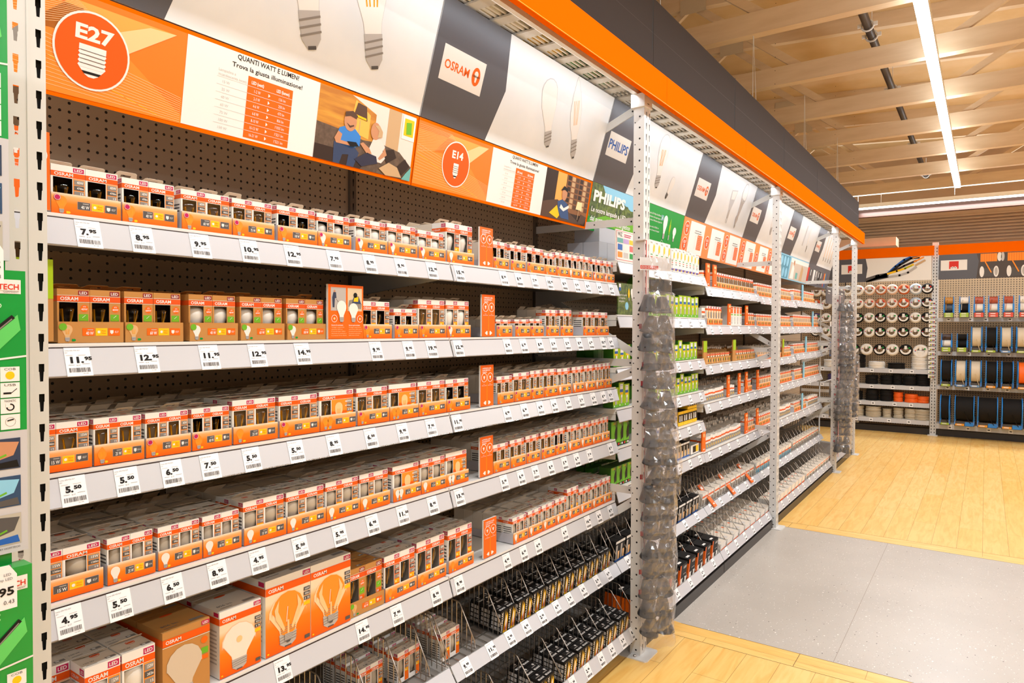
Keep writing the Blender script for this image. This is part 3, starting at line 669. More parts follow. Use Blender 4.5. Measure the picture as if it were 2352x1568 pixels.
def wtable(p, x0, x1, t0, t1, l, k=1.0):
    """watt and lumen table on the white field"""
    m = x0+(x1-x0)*.27; cx = (x0+x1)/2
    p.text('QUANTI WATT E LUMEN?', cx+.005*k, t1+.036*k, .0135*k, BLACK, l, 'C', .215*k, bold=.012); p.text('Trova la giusta illuminazione!', cx+.005*k, t1+.012*k, .0125*k, BLACK, l, 'C', .245*k, bold=.012)
    rows = [('15 W', '1-2 W', '136 lm'), ('25 W', '2-3 W', '250 lm'), ('40 W', '4-6 W', '470 lm'), ('60 W', '6-8 W', '806 lm'), ('75 W', '8-10 W', "1'055 lm"), ('100 W', '10-13 W', "1'521 lm"), ('150 W', '16-21 W', "1'521 lm")]
    w = .158*k; a = x1-w-.105*k; p.rect(a, t0, a+w, t1, OR, l); hh = (t1-t0)/8.3
    p.text('LED (watt)', a+.012*k, t1-hh*.95, .0088*k, WHITE, l+1, 'L', .042*k, bold=.03); p.text('LED (lumen)', a+w-.012*k, t1-hh*.95, .0088*k, WHITE, l+1, 'R', .047*k, bold=.03)
    p.text('Lampadina a', a-.094*k, t1-hh*.55, .0075*k, PALE, l, 'L'); p.text('incandescenza (watt)', a-.094*k, t1-hh*1.12, .0075*k, PALE, l, 'L', .09*k)
    for i, (q, u, v) in enumerate(rows):
        y = t1-hh*1.3-hh*i
        p.line(a-.098*k, y, a, y, .0007, PALE, l); p.line(a, y, a+w, y, .0009, WHITE, l+1)
        p.text(q, a-.068*k, y-hh*.72, .0075*k, PALE, l, 'C'); p.text(u, a+.034*k, y-hh*.72, .0085*k, WHITE, l+1, 'C', .0043*k*len(u)); p.text(v, a+w-.036*k, y-hh*.72, .0082*k, WHITE, l+1, 'C', .0040*k*len(v))
        p.poly([(a+.072*k, y-hh*.75), (a+.072*k, y-hh*.25), (a+.079*k, y-hh*.5)], WHITE, l+1)
def sofa_photo(p, x0, x1, t0, t1):
    w, h = x1-x0, t1-t0; X = lambda a: x0+a*w; T = lambda b: t0+b*h
    def pg(pts, m, l): p.poly([(X(a), T(b)) for a, b in pts], m, l)
    p.rect(x0, t0, x1, t1, mat('photo_pink_wall', 'EBD8CC', .5), 2)
    pg([(0, .3), (.56, .3), (.56, .84), (.3, 1), (0, 1)], WOODP, 3); pg([(.3, .5), (.5, .45), (.5, .8), (.34, .95)], mat('photo_lamp_glow', 'F6B64A', .5), 4)
    pg([(.69, .2), (.83, .2), (.83, 1), (.69, 1)], TAN, 3); pg([(.85, .62), (1, .62), (1, .99), (.85, .99)], WHITE, 4); pg([(.87, .68), (.98, .68), (.98, .94), (.87, .94)], YEL, 5); pg([(.9, .7), (.96, .72), (.95, .9), (.89, .88)], GREEN, 6)
    p.line(X(.40), T(.3), X(.40), T(.68), .003, TAN, 5); pg([(.33, .72), (.47, .70), (.45, .9), (.36, .92)], BROWN, 6); pg([(.34, .72), (.46, .705), (.455, .735), (.345, .75)], YEL, 7)
    pg([(0, 0), (1, 0), (1, .22), (.85, .4), (.62, .45), (.45, .42), (.2, .48), (0, .5)], SOFAP, 4); pg([(0, 0), (.45, 0), (.5, .13), (.2, .2), (0, .2)], DBROWN, 5)
    # man
    pg([(.18, .35), (.21, .50), (.28, .56), (.36, .54), (.42, .46), (.42, .32), (.34, .25), (.22, .28)], mat('photo_blue_shirt', '2F7FD0', .5), 6)
    pg([(.17, .34), (.2, .45), (.24, .42), (.23, .33), (.33, .33), (.33, .29), (.19, .28)], SKIN, 7); p.circ(X(.305), T(.63), .028, SKIN, 7, 16, .034); pg([(.25, .67), (.25, .74), (.32, .78), (.37, .73), (.36, .68), (.3, .70)], BROWN, 8); pg([(.268, .595), (.305, .535), (.345, .575), (.34, .59), (.305, .565)], BROWN, 8)
    pg([(.17, .29), (.36, .30), (.42, .22), (.38, .0), (.31, 0), (.32, .16), (.26, .14), (.24, 0), (.18, 0)], mat('photo_jeans', '2A3B5E', .6), 6)
    pg([(.29, .34), (.38, .36), (.41, .31), (.33, .28)], BLACK, 9)
    # woman
    pg([(.50, .25), (.55, .48), (.62, .50), (.68, .42), (.70, .25), (.66, .16), (.54, .16)], mat('photo_white_shirt', 'E9D9CF', .5), 7)
    p.circ(X(.565), T(.60), .023, SKIN, 8, 16, .03); pg([(.55, .68), (.60, .70), (.64, .62), (.64, .54), (.59, .52), (.60, .62)], TAN, 9)
    pg([(.42, .36), (.50, .24), (.55, .26), (.52, .33), (.45, .39)], SKIN, 8); pg([(.68, .4), (.71, .3), (.64, .2), (.62, .22), (.66, .32)], SKIN, 8)
    pg([(.38, .12), (.50, .26), (.60, .24), (.62, .14), (.52, .08), (.46, .04)], mat('photo_dark_trousers', '26233A', .6), 8)
    pg([(.64, .08), (.74, .2), (.84, .16), (.9, .02), (.72, -.0)], TAN, 9); pg([(.8, .1), (.92, .32), (.98, .22), (.9, .06)], DBROWN, 8); pg([(.9, 0), (1, 0), (1, .22), (.94, .1)], TEAL, 9); pg([(.66, .35), (.78, .42), (.82, .3), (.72, .18)], DBROWN, 7)
def reader_photo(p, x0, x1, t0, t1):
    w, h = x1-x0, t1-t0; X = lambda a: x0+a*w; T = lambda b: t0+b*h
    def pg(pts, m, l): p.poly([(X(a), T(b)) for a, b in pts], m, l)
    p.rect(x0, t0, x1, t1, DBROWN, 2); pg([(.24, .35), (.44, .35), (.44, 1), (.24, 1)], mat('photo_lamp_light', 'F2A94C', .5), 3)
    pg([(.45, .2), (1, .2), (1, 1), (.45, 1)], mat('photo_shelf', '8A5526', .5), 3)
    for i in range(6):
        for j in range(6): pg([(.47+.09*i, .3+.12*j), (.54+.09*i, .3+.12*j), (.54+.09*i, .39+.12*j), (.47+.09*i, .39+.12*j)], [DBROWN, BROWN, TAN][(i*5+j*3) % 3], 4)
    pg([(0, 0), (.9, 0), (.6, .2), (.3, .42), (.1, .35), (0, .3)], BROWN, 5); pg([(.3, .38), (.4, .45), (.52, .38), (.6, .05), (.42, .05), (.34, .2)], mat('photo_navy', '2B4C7E', .5), 6)
    p.circ(X(.43), T(.58), .026, SKIN, 7, 14, .036); pg([(.34, .62), (.40, .74), (.48, .7), (.49, .62), (.42, .66)], BLACK, 8); pg([(.36, .26), (.45, .2), (.56, .3), (.55, .36), (.45, .27), (.38, .34)], WHITE, 8)
    pg([(.16, .1), (.3, .3), (.38, .1), (.34, .02)], YEL, 6); pg([(.72, .32), (.86, .32), (.85, .5), (.74, .5)], mat('photo_table_lamp', 'FBE2A8', .5), 6); p.line(X(.79), T(.1), X(.79), T(.32), .004, TAN, 6); pg([(.8, .02), (.95, .02), (1, .2), (.86, .24)], BROWN, 6)
def lowA(b, code, photo, label):
    mb, p, L = sign_planes(b, False)
    orange_bg(p, .0, .476, .010, LOWL-.012); p.circ(.242, .126, .088, WHITE, 5, 40, .092); p.circ(.242, .126, .083, BAND, 6, 40, .087)
    p.text(code, .245, .150, .032 if code == 'E27' else .028, WHITE, 7, 'C', .088 if code == 'E27' else .07, bold=.035)
    socket_icon(p, .242, .138 if code == 'E27' else .13, .062 if code == 'E27' else .032, .075 if code == 'E27' else .06, 7)
    p.rect(.476, .012, .926 if b == 0 else .926, .249, WHITE, 2); wtable(p, .53, .930, .018, .195, 3)
    photo(p, .926, L-.012, .012, .249)
    tag(mb.build('lower_sign'), label, 'sign', 'orange lower signs under the picture signs')
lowA(0, 'E27', sofa_photo, 'orange sign reading E27 with a watt table and a sofa photo')
lowA(1, 'E14', reader_photo, 'orange sign reading E14 with a watt table and a photo of someone reading')
mb, p, L = sign_planes(2, False)
p.rect(0, 0, .72, LOWL, TREEP, 1); p.poly([(.12, LOWL), (.2, .19), (.4, .2), (.52, .17), (.72, .18), (.72, LOWL)], LBLUE, 2); p.rect(0, 0, .72, .075, DGREEN, 2); p.poly([(0, .05), (.72, .03), (.72, .09), (.2, .1)], GREEN, 3)
for k in range(7): p.circ(.36+.05*k, .115+.02*((k*7) % 3), .035, TREEP, 3, 12)
p.text('PHILIPS', .03, .165, .055, WHITE, 5, 'L', .40, bold=.045); p.text('Le nostre lampade a LED più efficienti', .025, .105, .026, WHITE, 5, 'L', .66, bold=.02); p.text('dal punto di vista energetico', .025, .055, .026, WHITE, 5, 'L', .52, bold=.02); p.text('Risparmiare denaro ed energia non è mai stato così semplice', .02, .02, .011, WHITE, 5, 'L', .5)
p.rect(.72, 0, L, LOWL, DGREEN, 1)
for k, s in enumerate(['Le lampade LED Philips UltraEfficient', 'nella confezione verde appartengono alla', 'massima classe di efficienza energetica A.', '', 'La lunga durata media di 50.000 ore', 'significa 50 anni di durata di lampada', 'medie di uso!']): 
    if s: p.text(s, .76, .20-.021*k, .011, WHITE, 3, 'L', .0068*len(s)*.9)
bulb_icon(p, 1.07, .06, .16, .034, WHITE, SILV, 0, 3); bulb_icon(p, 1.16, .06, .15, .02, GREEN, SILV, 0, 3, 'C', YEL); bulb_icon(p, 1.25, .06, .1, .03, WHITE, SILV, 0, 3, 'G')
p.rect(.99, .18, 1.03, .215, TEAL, 3); p.text('A', 1.01, .187, .02, WHITE, 4, 'C'); p.ring(1.06, .035, .016, .018, WHITE, 3); p.text('50 anni di durata', 1.09, .03, .01, WHITE, 3)
p.line(.74, .018, 1.2, .018, .002, LIME, 3); p.line(.74, .012, 1.1, .012, .002, LIME, 3)
tag(mb.build('lower_sign'), 'lower sign with a park photo and a green right half, behind the bag upright', 'sign', 'lower signs of the further bays')
def lowmulti(b, label):
    mb, p, L = sign_planes(b, False); p.rect(0, .0, L, LOWL, mat('sign_orange_soft', 'F78A45', .4), 1); q = 0
    for k in range(3):
        x = .02+.46*k
        for j, t in enumerate((.185, .07) if k != 1 else (.125,)): p.circ(x+.055, t, .052, WHITE, 2, 24); p.circ(x+.055, t, .047, BAND, 3, 24); p.text(['GU10', 'E27', 'GU5.3', 'G9', 'R7s'][q % 5], x+.055, t+.008, .017, WHITE, 4, 'C', .05, bold=.03); socket_icon(p, x+.055, t, .026, .03, 4); q += 1
        p.rect(x+.12, .012, x+.43, LOWL-.014, WHITE, 2); wtable(p, x+.12, x+.46, .05, .16, 3, .62)
    tag(mb.build('lower_sign'), label, 'sign', 'lower signs of the further bays')
lowmulti(3, 'orange lower sign with three white table fields, left of the bare upright'); lowmulti(4, 'orange lower sign with three white table fields, behind the bare upright')
mb, p, L = sign_planes(5, False); p.rect(0, 0, L, LOWL, LBLUE, 1); p.rect(0, .01, .45, LOWL-.01, mat('sign_teal', '4E93AE', .4), 2)
for i in range(3):
    for j in range(2): p.circ(.09+.13*i, .19-.12*j, .05, LBLUE, 3, 20, .052)
p.rect(.5, .012, L, LOWL-.012, mat('sign_pale_photo', 'CDBDAE', .5), 2); p.poly([(.55, .02), (.72, .02), (.7, .14), (.6, .2)], WHITE, 3); p.circ(.66, .2, .03, SKIN, 3); p.poly([(1.0, .02), (1.15, .02), (1.15, .16), (1.05, .2)], TAN, 3); p.rect(.8, .03, .9, .1, TEAL, 3); p.rect(.5, LOWL-.06, L, LOWL-.012, WHITE, 3)
tag(mb.build('lower_sign'), 'pale blue lower sign with six round fields and a family photo', 'sign', 'lower signs of the further bays')
mb, p, L = sign_planes(6, False); p.rect(0, 0, L, LOWL, SIGND, 1); p.rect(.0, .01, .09, LOWL-.05, RED, 2)
for k in range(5): p.rect(.16+.16*k, .03, .27+.16*k, .2, [DGREY, WHITE, GREY, BLACK, DGREY][k], 2); p.rect(.17+.16*k, .12, .2+.16*k, .19, WHITE, 3)
p.rect(1.0, .02, 1.04, .2, RED, 3); p.rect(1.05, .1, 1.09, .2, YEL, 3); p.rect(1.1, .02, 1.15, .2, BLUE, 3)
tag(mb.build('lower_sign'), 'dark lower sign with small pictures at the far end', 'sign', 'lower signs of the further bays')

# ================================================================== BULB CARTONS AND TRAYS
TOPC = mat('card_top', 'DDD0BF', .55); TABC = mat('hang_tab_card', 'D9C8B2', .6)  # card top is beige: shelf shade on white card put into its colour
CT = {}
def carton_mesh(w, h, style, watt, near=True):
    key = (round(w, 3), round(h, 3), style, watt, near)
    if key in CT: return CT[key]
    eco = style.startswith('eco'); body = KRAFT if eco else WHITE; top = KRAFT if eco else TOPC; d = min(w, .07)
    mb = MB(); X0, X1 = -w/2, w/2; duo = style.startswith('duo'); tall = 'tall' in style
    wx0, wx1 = X0+w*.06, X0+w*(.62 if not duo else .33)
    if near and w < .06: wx1 = X0+w*.56
    wz0, wz1 = h*(.16 if not tall else .2), h*.75
    if near:
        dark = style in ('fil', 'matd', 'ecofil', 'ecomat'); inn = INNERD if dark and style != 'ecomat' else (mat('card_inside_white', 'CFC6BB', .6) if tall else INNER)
        F_ = lambda a, b, c, e: mb.add([(a, 0, b), (c, 0, b), (c, 0, e), (a, 0, e)], [(0, 1, 2, 3)], body)
        F_(X0, 0, X1, wz0); F_(X0, wz1, X1, h); F_(X0, wz0, wx0, wz1); F_(wx1, wz0, X1, wz1)
        mb.add([(X0, 0, 0), (X0, d, 0), (X0, d, h), (X0, 0, h)], [(0, 3, 2, 1)], body); mb.add([(X1, 0, 0), (X1, d, 0), (X1, d, h), (X1, 0, h)], [(0, 1, 2, 3)], body)
        mb.add([(X0, d, 0), (X1, d, 0), (X1, d, h), (X0, d, h)], [(0, 3, 2, 1)], body); mb.add([(X0, 0, h), (X1, 0, h), (X1, d, h), (X0, d, h)], [(0, 1, 2, 3)], top); mb.add([(X0, 0, 0), (X1, 0, 0), (X1, d, 0), (X0, d, 0)], [(0, 3, 2, 1)], body)
        e = .001; a, b, c, g = X0+e, X1-e, (d*.60 if not dark and not tall else d-e), h-e
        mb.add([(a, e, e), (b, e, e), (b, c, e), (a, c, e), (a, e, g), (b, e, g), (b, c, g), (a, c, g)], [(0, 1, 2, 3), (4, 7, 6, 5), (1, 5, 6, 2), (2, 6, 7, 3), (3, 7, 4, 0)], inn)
    else:
        mb.box(X0, 0, 0, X1, d, h, body); mb.add([(X0, 0, h+.0002), (X1, 0, h+.0002), (X1, d, h+.0002), (X0, d, h+.0002)], [(0, 1, 2, 3)], top)
    pl = Pl(mb, (0, 0, 0), eps=.0003 if near else .0008)
    bz0, bz1 = h*.765, h*.868
    pl.rect(X0, bz0, X1, bz1, KRAFTB if eco else BAND, 1)
    if eco: pl.rect(X0, bz1+.0008, X1, bz1+.0016, WHITE, 1); pl.rect(X0, bz0-.0016, X1, bz0-.0008, WHITE, 1)
    if near:
        pl.text('OSRAM', X0+w*.09, bz0+(bz1-bz0)*.20, (bz1-bz0)*.60, WHITE, 2, 'L', w*(.55 if not duo else .36), bold=.02)
        pl.rect(X1-w*(.36 if not duo else .2), h*.885, X1-w*.035, h*.975, MAG if not eco else mat('print_dark_red', '8E1B1B', .5), 1); pl.text('LED', X1-w*(.2 if not duo else .118), h*.905, h*.05, WHITE, 2, 'C', w*(.24 if not duo else .12), bold=.02)
    else: pl.rect(X1-w*.4, h*.88, X1-w*.05, h*.97, MAG, 1)
    cx0 = X0+w*(.66 if not duo else .80)
    if duo:
        pl.rect(X0+w*.35, 0, X1, bz0-.001, OR2, 1); pl.rect(X0+w*.35, 0, X1, h*.45, OR, 2); bulb_icon(pl, X0+w*.56, h*.08, h*.60, w*.115, PEACH, SILV, 0, 3, 'A', None if 'm' in style[3:] else FILA)
    elif eco:
        pass
    else:
        if near: pl.rect(cx0-w*.02, h*.02, X1-w*.015, bz0-.001, OR2 if not tall else OR, 1); pl.rect(cx0-w*.02, h*.02, X1-w*.015, h*.4, OR, 2)
        else: pl.rect(cx0-w*.02, h*.02, X1-w*.015, bz0-.001, OR2, 1)
    tagsz = [(.64, .735), (.53, .625), (.42, .51)]; 
    if near:
        if eco:
            pl.circ((cx0+X1)/2, h*.64, w*.125, OR, 1, 14); pl.text(watt+'W', (cx0+X1)/2, h*.605, h*.035, WHITE, 2, 'C', w*.2, bold=.02); pl.text('470', (cx0+X1)/2, h*.66, h*.025, WHITE, 2, 'C')
            pl.rect(cx0, h*.40, X1-w*.05, h*.53, GREEN, 1); pl.line(cx0+w*.1, h*.46, cx0+w*.2, h*.51, w*.012, WHITE, 2); pl.rect(cx0+w*.04, h*.415, X1-w*.1, h*.425, LIME, 2)
            pl.rect(cx0, h*.28, X1-w*.05, h*.37, OR, 1); pl.text('50', cx0+w*.02, h*.30, h*.045, WHITE, 2, 'L', bold=.02)
        else:
            for i, (a, b) in enumerate(tagsz):
                pl.rect(cx0+w*.005, h*a, X1-w*.04, h*b, DGREY if i % 2 else GREY, 3); pl.rect(cx0+w*.005, h*b-.0008, X1-w*.04, h*b, SILV, 4)
                pl.text([watt+'W', {'15': '136', '25': '250', '40': '470', '60': '806', '75': '1055', '100': '1521', '150': '2452'}.get(watt, '470')+'lm', '15'][i], X1-w*.055, h*a+h*.022, h*(.052 if i == 0 else .04), WHITE, 4, 'R', w*(.2 if i < 2 else .1), bold=.02)
            pl.rect(cx0+w*.005, h*.31, X1-w*.04, h*.40, YEL, 3); pl.circ(cx0+w*.08, h*.355, w*.035, WHITE, 4, 8); pl.rect(cx0+w*.15, h*.36, X1-w*.07, h*.375, OR2, 4); pl.rect(cx0+w*.15, h*.335, X1-w*.08, h*.35, OR2, 4)
    else:
        pl.rect(wx0, wz0, wx1, wz1, INNER if style != 'fil' else INNERD, 1); pl.rect(cx0, h*.35, X1-w*.06, h*.68, DGREY, 2); pl.rect(cx0, h*.24, X1-w*.06, h*.33, YEL, 2)
        if 'fil' in style: pl.rect(wx0+w*.12, h*.4, wx0+w*.17, h*.66, FILA, 2); pl.rect(wx0+w*.3, h*.4, wx0+w*.35, h*.66, FILA, 2)
        else: pl.circ((wx0+wx1)/2, h*.5, w*.22, MATTEB, 2, 12, h*.17)
    # left side print
    sp = Pl(mb, (X0, d, 0), (0, -1, 0), (0, 0, 1), eps=.0003 if near else .0008); sp.rect(0, bz0, d, bz1, KRAFTB if eco else BAND, 1)
    if not eco:
        for k in range(7 if near else 3): sp.rect(d*.1, h*(.12+.08*k*(1 if near else 2)), d*.9, h*(.155+.08*k*(1 if near else 2)), DGREY, 1)
        if near: sp.rect(d*.66, h*.885, d*.96, h*.97, MAG, 1); sp.text('LED', d*.81, h*.905, h*.045, WHITE, 2, 'C', d*.22); sp.text('OSRAM', d*.08, bz0+(bz1-bz0)*.25, (bz1-bz0)*.5, WHITE, 2, 'L', d*.5)
    if near:   # top print
        tp = Pl(mb, (X0, 0, h), (1, 0, 0), (0, 1, 0)); tp.circ(w*.55, d*.72, w*.12, KRAFTB, 1, 14, w*.055)
        tp.ring(w*.55, d*.72, w*.12, w*.14, KRAFTB, 1, 12); tp.text(watt+' W', w*.1, d*.3, .006, INK, 1); tp.rect(w*.1, d*.12, w*.4, d*.15, INK, 1); tp.rect(w*.66, d*.14, w*.95, d*.30, GREY, 1); tp.rect(w*.7, d*.18, w*.8, d*.26, WHITE, 2)
    CT[key] = mb.mesh('bulb_carton'); return CT[key]
TB = {}
def tab_mesh(w, eco):
    k = (round(w, 3), eco)
    if k in TB: return TB[k]
    m = MB(); a = w*.46; c = w*.40; L = .034; M = KRAFT if eco else TABC; s = .009
    # plate with a slot: outer fan built from strips
    def bar(x0, z0, x1, z1): m.box(x0, 0, z0, x1, .0006, z1, M)
    bar(-a, 0, a, .016); m.prism([(-a, .016), (-s*1.3, .016), (-s*1.3, .024), (-c, .024)], 0, .0006, M, 'y'); m.prism([(s*1.3, .016), (a, .016), (c, .024), (s*1.3, .024)], 0, .0006, M, 'y')
    m.prism([(-c, .024), (c, .024), (c-.002, L-.003), (c-.006, L), (-c+.006, L), (-c+.002, L-.003)], 0, .0006, M, 'y')
    TB[k] = m.mesh('hang_tab'); return TB[k]
BB = {}
def bulb_mesh(style, w, h):
    k = (style, round(w, 3), round(h, 3))
    if k in BB: return BB[k]
    r = min(w*.42, .029); top = h*.76; m = MB(); z0 = h*.12
    if 'C' in style or w < .06: prof = [(r*.42, z0), (r*.5, z0+.012), (r*.8, z0+h*.2), (r*.85, z0+h*.32), (r*.6, top-h*.06), (r*.2, top), (0.0005, top+.002)]
    else: prof = [(r*.42, z0), (r*.48, z0+h*.12), (r*.75, z0+h*.24), (r, top-r), (r*.92, top-r*.45), (r*.6, top-r*.12), (.0005, top)]
    if 'mat' in style or 'm' == style[-1:]: m.lathe(prof, mat('frosted_bulb_dim', 'BDB09D', .3) if style[-1] in 'km' else MATTEB, None, 16)  # dimmer copy of the frosted bulb, shade inside the carton put into its colour
    else:
        m.lathe(prof, GLASS, None, 14)
        for a in (.3, 1.9, 3.4, 5.0):
            m.tube([(r*.3*math.cos(a), r*.3*math.sin(a), z0+h*.16), (r*.55*math.cos(a+.3), r*.55*math.sin(a+.3), top-r*.55)], .0021, FILA, 4)
        m.tube([(0, 0, z0), (0, 0, z0+h*.2)], .003, MATTEB, 5)
    m.lathe([(.003, z0-.018), (r*.4, z0-.012), (r*.44, z0-.008), (r*.4, z0-.004), (r*.44, z0), (r*.42, z0+.008)], SCREW, None, 10)
    BB[k] = m.mesh('bulb'); return BB[k]
def carton(x, y, z, w, h, style, watt, label, front=True, near=True, name='bulb_carton', tabang=None, group='LED bulb cartons'):
    o = ob(name, carton_mesh(w, h, style, watt, near), None, (x, y, z), (0, 0, random.uniform(-.012, .012) if near else 0)); tag(o, label, 'carton', group)
    d = min(w, .07)
    if near:
        t = ob('hang_tab', tab_mesh(w, style.startswith('eco')), o, (0, d-.0012, h-.0005), (tabang if tabang is not None else random.choice((1.2, 1.3, 1.35, 1.42, 1.05)), 0, 0))
        if front: ob('bulb', bulb_mesh(style, w if not style.startswith('duo') else w*.5, h), o, (0 if not style.startswith('duo') else -w*.26, d*(.52 if style in ('fil', 'matd', 'ecofil', 'ecomat') or 'tall' in style else .31), 0)).scale = (1, 1 if style in ('fil', 'matd', 'ecofil', 'ecomat') or 'tall' in style else .64, 1)
    return o
FPM = {}
def front_panel_mesh(w, style, watt, near=True):
    k = (round(w, 3), style, watt, near)
    if k in FPM: return FPM[k]
    eco = style.startswith('eco'); h = .047; m = MB(); m.box(-w/2, -.003, 0, w/2, 0, h, KRAFT if eco else TRAYG)
    pl = Pl(m, (-w/2, -.003, 0), eps=.0003 if near else .0008)
    if near:
        a = .12 if w > .12 else .13; gm, fm = (MATTEB, None) if 'mat' in style or style[-1] == 'm' else (OR2, FILA)
        for q in ((a, a+.13) if style.startswith('duo') else (a,)): bulb_icon(pl, w*q+.002, .0035, .037, .0105, gm if not eco or 'mat' in style else mat('kraft_light', 'D9AE78', .6), SILV, 0, 1, 'C' if w < .12 and 'fil' in style else 'A', fm, OR2)
        if eco: pl.circ(w*.07, h*.76, .008, GREEN, 5, 14)
        x = w*(.36 if not style.startswith('duo') else .42); tw = w*.175; tl = [(OR if eco else DGREY), YEL, (OR if eco else DGREY)]
        for i, c in enumerate(tl):
            b = x+i*(tw+w*.025); pl.rect(b-.0006, h*.33, b+tw+.0006, h*.70, SILV if not eco else c, 1); pl.rect(b, h*.34, b+tw, h*.69, c, 2)
            if i == 0: pl.text(watt+' W', b+tw*.93, h*.38, h*.15, WHITE, 3, 'R', tw*.66, bold=.02); pl.rect(b+tw*.4, h*.60, b+tw*.9, h*.64, SILV, 3)
            if i == 1: pl.circ(b+tw*.26, h*.515, tw*.13, WHITE, 3, 10); pl.text('Warm', b+tw*.47, h*.535, h*.075, OR, 3, 'L', tw*.4); pl.text('White', b+tw*.47, h*.42, h*.075, OR, 3, 'L', tw*.4)
            if i == 2: pl.rect(b+tw*.12, h*.46, b+tw*.42, h*.60, WHITE, 3); pl.rect(b+tw*.2, h*.42, b+tw*.34, h*.46, WHITE, 3); pl.text('E27' if w > .12 else 'E14', b+tw*.56, h*.47, h*.09, WHITE, 3, 'L', tw*.32)
        pl.poly([(w*.20, h*.08), (w*.245, h*.08), (w*.262, h*.135), (w*.245, h*.19), (w*.20, h*.19)], YEL if not eco else DGREEN, 2)
        if style in ('fil', 'filk', 'mat', 'matd') and watt in ('40', '60', '75', '100', '150') and not eco: pl.circ(w*.075, h*.78, .0068, MAG, 6, 14); pl.ring(w*.075, h*.78, .0055, .0062, WHITE, 7, 14)
    else:
        pl.rect(w*.36, h*.3, w*.54, h*.72, DGREY, 1); pl.rect(w*.56, h*.3, w*.72, h*.72, YEL, 1); pl.rect(w*.75, h*.3, w*.92, h*.72, DGREY, 1); pl.rect(w*.1, h*.1, w*.2, h*.8, PEACH, 1)
    FPM[k] = m.mesh('front_panel'); return FPM[k]
TY = {}
def tray(x, z, w, style, watt, label, near=True, y=1.662, name='display_tray'):
    D = .42 if near else .3; eco = style.startswith('eco'); k = (round(w, 3), eco, D)
    if k not in TY:
        m = MB(); c = KRAFT if eco else TRAYP; m.box(-w/2, 0, 0, w/2, D, .0012, c)
        for s in (-1, 1): m.prism([(0, 0), (D, 0), (D, .02), (.02, .044), (0, .047)], s*w/2-(.001 if s > 0 else 0), s*w/2+(.001 if s < 0 else 0), c)
        TY[k] = m.mesh('display_tray')
    o = ob(name, TY[k], None, (x, y, z+.0024)); tag(o, label, 'tray', 'bulb trays with printed fronts')
    ob('front_panel', front_panel_mesh(w, style, watt, near), o); return o
# offsets from the start of the nearest bay: (x0, x1, style, watt, box height, tray?)
ROWS = {
1: [(.091,.237,'fil','40',.108),(.239,.372,'fil','40',.105),(.383,.522,'filk','60',.102),(.524,.655,'filk','75',.102),(.666,.806,'fil','100',.104),(.808,.94,'matd','40',.102),(.959,1.099,'mat','60',.105),(1.104,1.247,'mat','75',.108),(1.255,1.401,'mat','100',.104),(1.41,1.573,'talm','150',.150),
    (1.702,1.813,'fil','40',.112),(1.828,1.94,'fil','40',.110),(1.955,2.098,'fil','40',.112),(2.102,2.198,'fil','25',.100),(2.202,2.316,'filk','40',.112),(2.318,2.43,'matd','25',.112),(2.433,2.551,'matk','25',.115),(2.565,2.681,'matd','40',.110),(2.689,2.81,'mat','60',.112)],
2: [(.101,.241,'ecofil','40',.118),(.243,.386,'ecofil','60',.118),(.401,.539,'ecomat','40',.118),(.546,.688,'ecomat','60',.118),(.696,.838,'ecomat','100',.118),(.99,1.12,'fil','40',.121),(1.135,1.253,'fil','40',.100),(1.257,1.406,'filk','60',.136),(1.41,1.553,'mat','60',.138),
    (1.727,1.839,'filk','40',.070),(1.864,1.98,'filk','40',.072),(1.984,2.091,'filk','40',.075),(2.115,2.228,'filk','40',.120),(2.244,2.361,'filk','40',.122),(2.467,2.587,'filk','60',.118),(2.592,2.746,'filk','60',.118)],
3: [(.03,.17,'filk','15',.104),(.173,.287,'filk','25',.105),(.29,.404,'filk','40',.105),(.407,.519,'fil','60',.105),(.523,.664,'filk','25',.116),(.67,.813,'filk','40',.115),(.815,.958,'duo','40',.118),(.966,1.108,'filk','60',.118),(1.111,1.253,'duo','60',.120),(1.256,1.407,'filk','75',.120),(1.41,1.551,'fil','100',.119),
    (1.735,1.853,'filk','25',.112),(1.858,1.986,'filk','40',.120),(1.989,2.093,'filk','40',.124),(2.099,2.219,'filk','40',.125),(2.223,2.347,'matk','25',.122),(2.362,2.477,'matk','40',.124),(2.484,2.596,'matk','40',.126),(2.601,2.689,'matk','60',.128),(2.692,2.784,'filk','60',.130)],
4: [(.03,.192,'matk','15',.106),(.2,.312,'matk','25',.104),(.318,.433,'matk','40',.102),(.435,.547,'matk','60',.102),(.554,.692,'matk','15',.116),(.695,.837,'matk','25',.115),(.839,.977,'matk','40',.117),(.978,1.112,'matk','60',.117),(1.128,1.267,'duom','60',.118),(1.27,1.409,'matk','75',.120),(1.41,1.542,'duom','75',.122),
    (1.706,1.825,'filk','15',.112),(1.833,1.948,'filk','25',.115),(1.955,2.067,'filk','40',.118),(2.079,2.198,'filk','40',.118),(2.201,2.303,'fil','40',.120),(2.32,2.441,'matk','25',.120),(2.446,2.563,'matk','40',.120),(2.566,2.663,'matk','40',.122),(2.666,2.764,'matk','60',.124)],
5: [(.929,1.084,'ecofiltall','60',.150),(1.09,1.245,'filtall','25',.150),(1.251,1.408,'filtall','40',.158),(1.424,1.576,'filtall','60',.160),
    (1.854,1.969,'matk','25',.108),(1.976,2.089,'matk','25',.110),(2.093,2.207,'matk','40',.112),(2.212,2.322,'matk','25',.115),(2.324,2.439,'matk','40',.145),(2.445,2.564,'matk','25',.120),(2.571,2.693,'matk','40',.125),(2.695,2.796,'matk','60',.128)]}
DEEP = MB()
